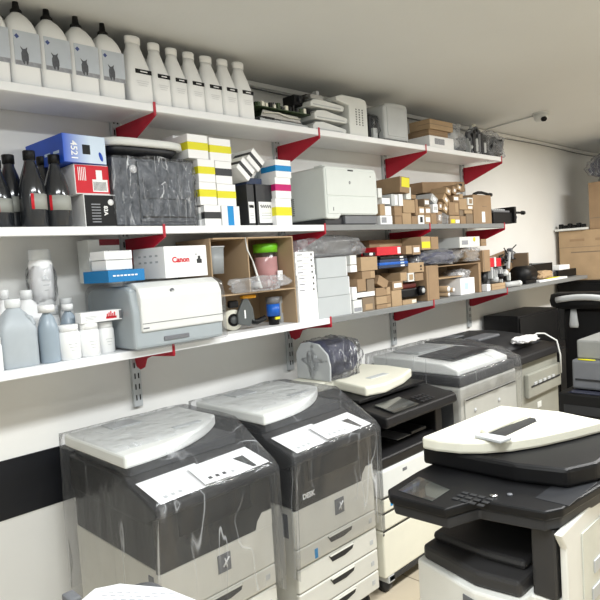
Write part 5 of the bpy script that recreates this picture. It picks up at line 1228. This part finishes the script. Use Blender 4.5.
b = MB(); b.prism(tr_, 'z', .585, .635, NG, .012); b.prism(W_([(1.71, 1.165), (1.69, .95), (1.70, .83), (2.3, .83), (2.3, 1.165)]), 'z', .635, .665, NG, .014); b.build('output_tray', t)
b = MB(); b.box(1.68-OX, 1.86-OX, .728-OY, .80-OY, .585, .80, NG, .006); b.build('right_column', t)
b = MB(); b.box(2.0-OX, 2.35-OX, .73-OY, 1.18-OY, .666, .82, BLK, .004); b.box(1.87-OX, 2.0-OX, .73-OY, .79-OY, .666, .82, BLK); b.build('rear_column', t)
b = MB(); b.prism([(1.655-OX, .80), (1.695-OX, .745), (1.70-OX, .10), (2.38-OX, .10), (2.38-OX, .82), (1.9-OX, .815)], 'y', .70-OY, .722-OY, NW, .005); sp = b.build('side_panel', t)
PT = mat('pale_translucent_door', (206, 209, 200), .25)
b = MB(); b.box(1.80-OX, 2.2-OX, .696-OY, .70-OY, .30, .755, PT, .003); b.box(1.88-OX, 2.14-OX, .692-OY, .6965-OY, .60, .64, LGR, .002); b.box(1.86-OX, 2.14-OX, .692-OY, .6965-OY, .52, .56, LGR, .002); b.build('side_door', sp)
pn = W_([(1.719, 1.217), (1.523, 1.20), (1.487, 1.165), (1.497, .968), (1.612, .928), (1.647, .735), (1.697, .708), (2.05, .672), (2.36, .672), (2.36, 1.217)])
b = MB(); b.prism(pn, 'z', .835, .865, BLK, .007)
cx_, cy_ = 1.9-OX, .95-OY
b.prism([(p[0]+(cx_-p[0])*.03, p[1]+(cy_-p[1])*.04) for p in pn], 'z', .80, .835, DGR, .006)
o = b.build('control_panel', t)
b = MB(); b.prism(W_([(1.53, 1.165), (1.52, 1.03), (1.63, 1.035), (1.67, 1.18)]), 'z', .865, .867, SCR, .0005); b.build('touch_screen', o)
b = MB()
for r_ in range(3):
    for c_ in range(4): b.box(.07+.028*r_, .086+.028*r_, .21+.028*c_, .23+.028*c_, .865, .868, DGR, .001)
b.build('keypad', o)
b = MB(); b.loft([(.865, .013, .013, 2), (.870, .011, .011, 2)], CHR, 24, Matrix.Translation((1.665-OX, .905-OY, 0))); b.build('start_button', o)
b = MB(); b.loft([(.865, .008, .008, 2), (.869, .008, .008, 2)], MGR, 16, Matrix.Translation((1.70-OX, .87-OY, 0))); b.build('side_button', o)
b = MB(); b.box(1.72-OX, 1.95-OX, .70-OY, .80-OY, .865, .8665, DGR, .0005); b.build('card_rest', o)
b = MB(); b.prism(W_([(1.785, 1.24), (1.80, .90), (1.84, .75), (1.95, .70), (2.36, .68), (2.36, 1.24)]), 'z', .866, .928, BLK, .012); b.build('scanner_base', t)
def gl(px, py, z): x, y = G(px, py, z); return (x-OX, y-OY)
zL = .975
pl = [gl(*p, .93) for p in ((422, 449), (436, 452), (460, 454.5), (485, 454.5), (512, 452.5), (540, 448), (575, 440), (612, 429))]
pl = pl[:-1]+[gl(598, 434, .93)]
back = [gl(604, 420, zL), gl(560, 411, zL), gl(500, 405, zL)]
b = MB(); b.prism(pl+back, 'z', .93, zL, CREAM, .010); ld = b.build('platen_lid', t)
b = MB(); b.prism([gl(487, 434, zL), gl(530, 417.5, zL), gl(540, 420, zL), gl(503, 437.5, zL)], 'z', zL, zL+.0012, DGR); b.build('feed_slot', ld)
b = MB(); b.prism([gl(474, 432.5, zL+.02), gl(484, 430, zL+.02), gl(512, 437, zL+.012), gl(500, 441, zL+.012)], 'z', zL+.0015, zL+.012, LGR, .003); b.build('paper_guide', ld)
b = MB(); b.prism([gl(480, 432, zL), gl(528, 413, zL), gl(533, 415.5, zL), gl(486, 435, zL)], 'z', zL, zL+.014, CREAM, .004); b.build('feeder_ridge', ld)
b = MB(); b.prism([gl(533, 414, zL), gl(552, 413, zL), gl(567, 421, zL), gl(552, 425, zL), gl(538, 425, zL)], 'z', zL, zL+.002, LGR, .0005); b.build('output_well', ld)
# foreground paper on something low in front (bottom left)
pz = .86
ps = [G(*p, pz) for p in ((95, 589), (120, 584), (165, 588), (205, 604), (210, 640), (70, 640), (82, 600))]
t = thing('low_stand', 'small grey stand under the white printed page at the bottom edge', 'stand', (ps[0][0], ps[0][1], 0))
def rel(p): return (p[0]-ps[0][0], p[1]-ps[0][1])
cxx = sum(p[0] for p in ps)/len(ps)-ps[0][0]; cyy = sum(p[1] for p in ps)/len(ps)-ps[0][1]
b = MB(); b.cyl((cxx, cyy, .02), (cxx, cyy, pz-.03), .02, MGR); b.build('post', t); b = MB(); b.loft([(0, .14, .14, 2), (.02, .13, .13, 2)], DGR, 28, Matrix.Translation((cxx, cyy, 0))); b.build('foot', t)
b = MB(); b.loft([(pz-.03, .08, .08, 4), (pz-.004, .09, .09, 4)], MGR, 24, Matrix.Translation((cxx, cyy, 0))); b.build('top_plate', t)
xg1, yg1 = G(70, 590, pz); b = MB(); b.box(xg1-ps[0][0]-.015, xg1-ps[0][0]+.015, yg1-ps[0][1]-.03, yg1-ps[0][1]+.02, pz-.04, pz-.01, MGR, .005); b.build('clamp', t)
t = thing('printed_page', 'white printed page with curved top edge at the bottom of the photo', 'paper', (ps[0][0], ps[0][1], pz))
b = MB(); b.prism([rel(p) for p in ps], 'z', -.002, .001, mat('page_paper', (214, 215, 216), .8)); b.build('sheet', t)
b = MB()
for k in range(5):
    a = G(100+k*2, 592+k*3.5, pz); c = G(178+k*2, 594+k*3.5, pz)
    a = rel(a); c = rel(c); dx, dy = c[0]-a[0], c[1]-a[1]
    for s in range(9):
        u0, u1 = s/9, s/9+.07; b.prism([(a[0]+dx*u0, a[1]+dy*u0), (a[0]+dx*u1, a[1]+dy*u1), (a[0]+dx*u1-.002, a[1]+dy*u1-.002), (a[0]+dx*u0-.002, a[1]+dy*u0-.002)], 'z', .001, .0014, PAPERG)
b.build('print_lines', t)
# ------------------------------------------------------------------ lights: ceiling fluorescent fixtures over the aisle
def lamp(X, Y, energy, col, lx=1.2):
    f = thing('ceiling_lamp', '', 'lamp', (X, Y, CZ))
    MB().box(-lx/2-.03, lx/2+.03, -.16, .16, -.05, -.001, OFFW, .005).build('housing', f)
    l = bpy.data.lights.new('tube_light', 'AREA'); l.shape = 'RECTANGLE'; l.size = lx; l.size_y = .28; l.energy = energy; l.color = col
    o = bpy.data.objects.new('tube_light', l); COL.objects.link(o); o.location = (X, Y, CZ-.055)
    return f
for i, (X, Y, e, c) in enumerate([(.6, .42, 36, (.94, .98, 1)), (2.6, .42, 38, (.96, .985, 1)), (5.0, .45, 70, (1, .98, .94)), (-1.0, -.2, 14, (.95, .98, 1))]):
    f = lamp(X, Y, e, c); f['label'] = 'flat white ceiling lamp over the aisle, %s from the near end' % ORD[[1, 2, 3, 0][i]]
w_ = bpy.data.worlds.new('world'); SC.world = w_; w_.use_nodes = True; w_.node_tree.nodes['Background'].inputs['Color'].default_value = (.9, .92, 1, 1); w_.node_tree.nodes['Background'].inputs['Strength'].default_value = .2
SC.view_settings.view_transform = 'Standard'; SC.view_settings.look = 'None'; SC.view_settings.gamma = 1; SC.view_settings.exposure = 0.62
try: SC.view_settings.use_curve_mapping = False
except Exception: pass
SC.cycles.transparent_max_bounces = 24; SC.cycles.max_bounces = 10
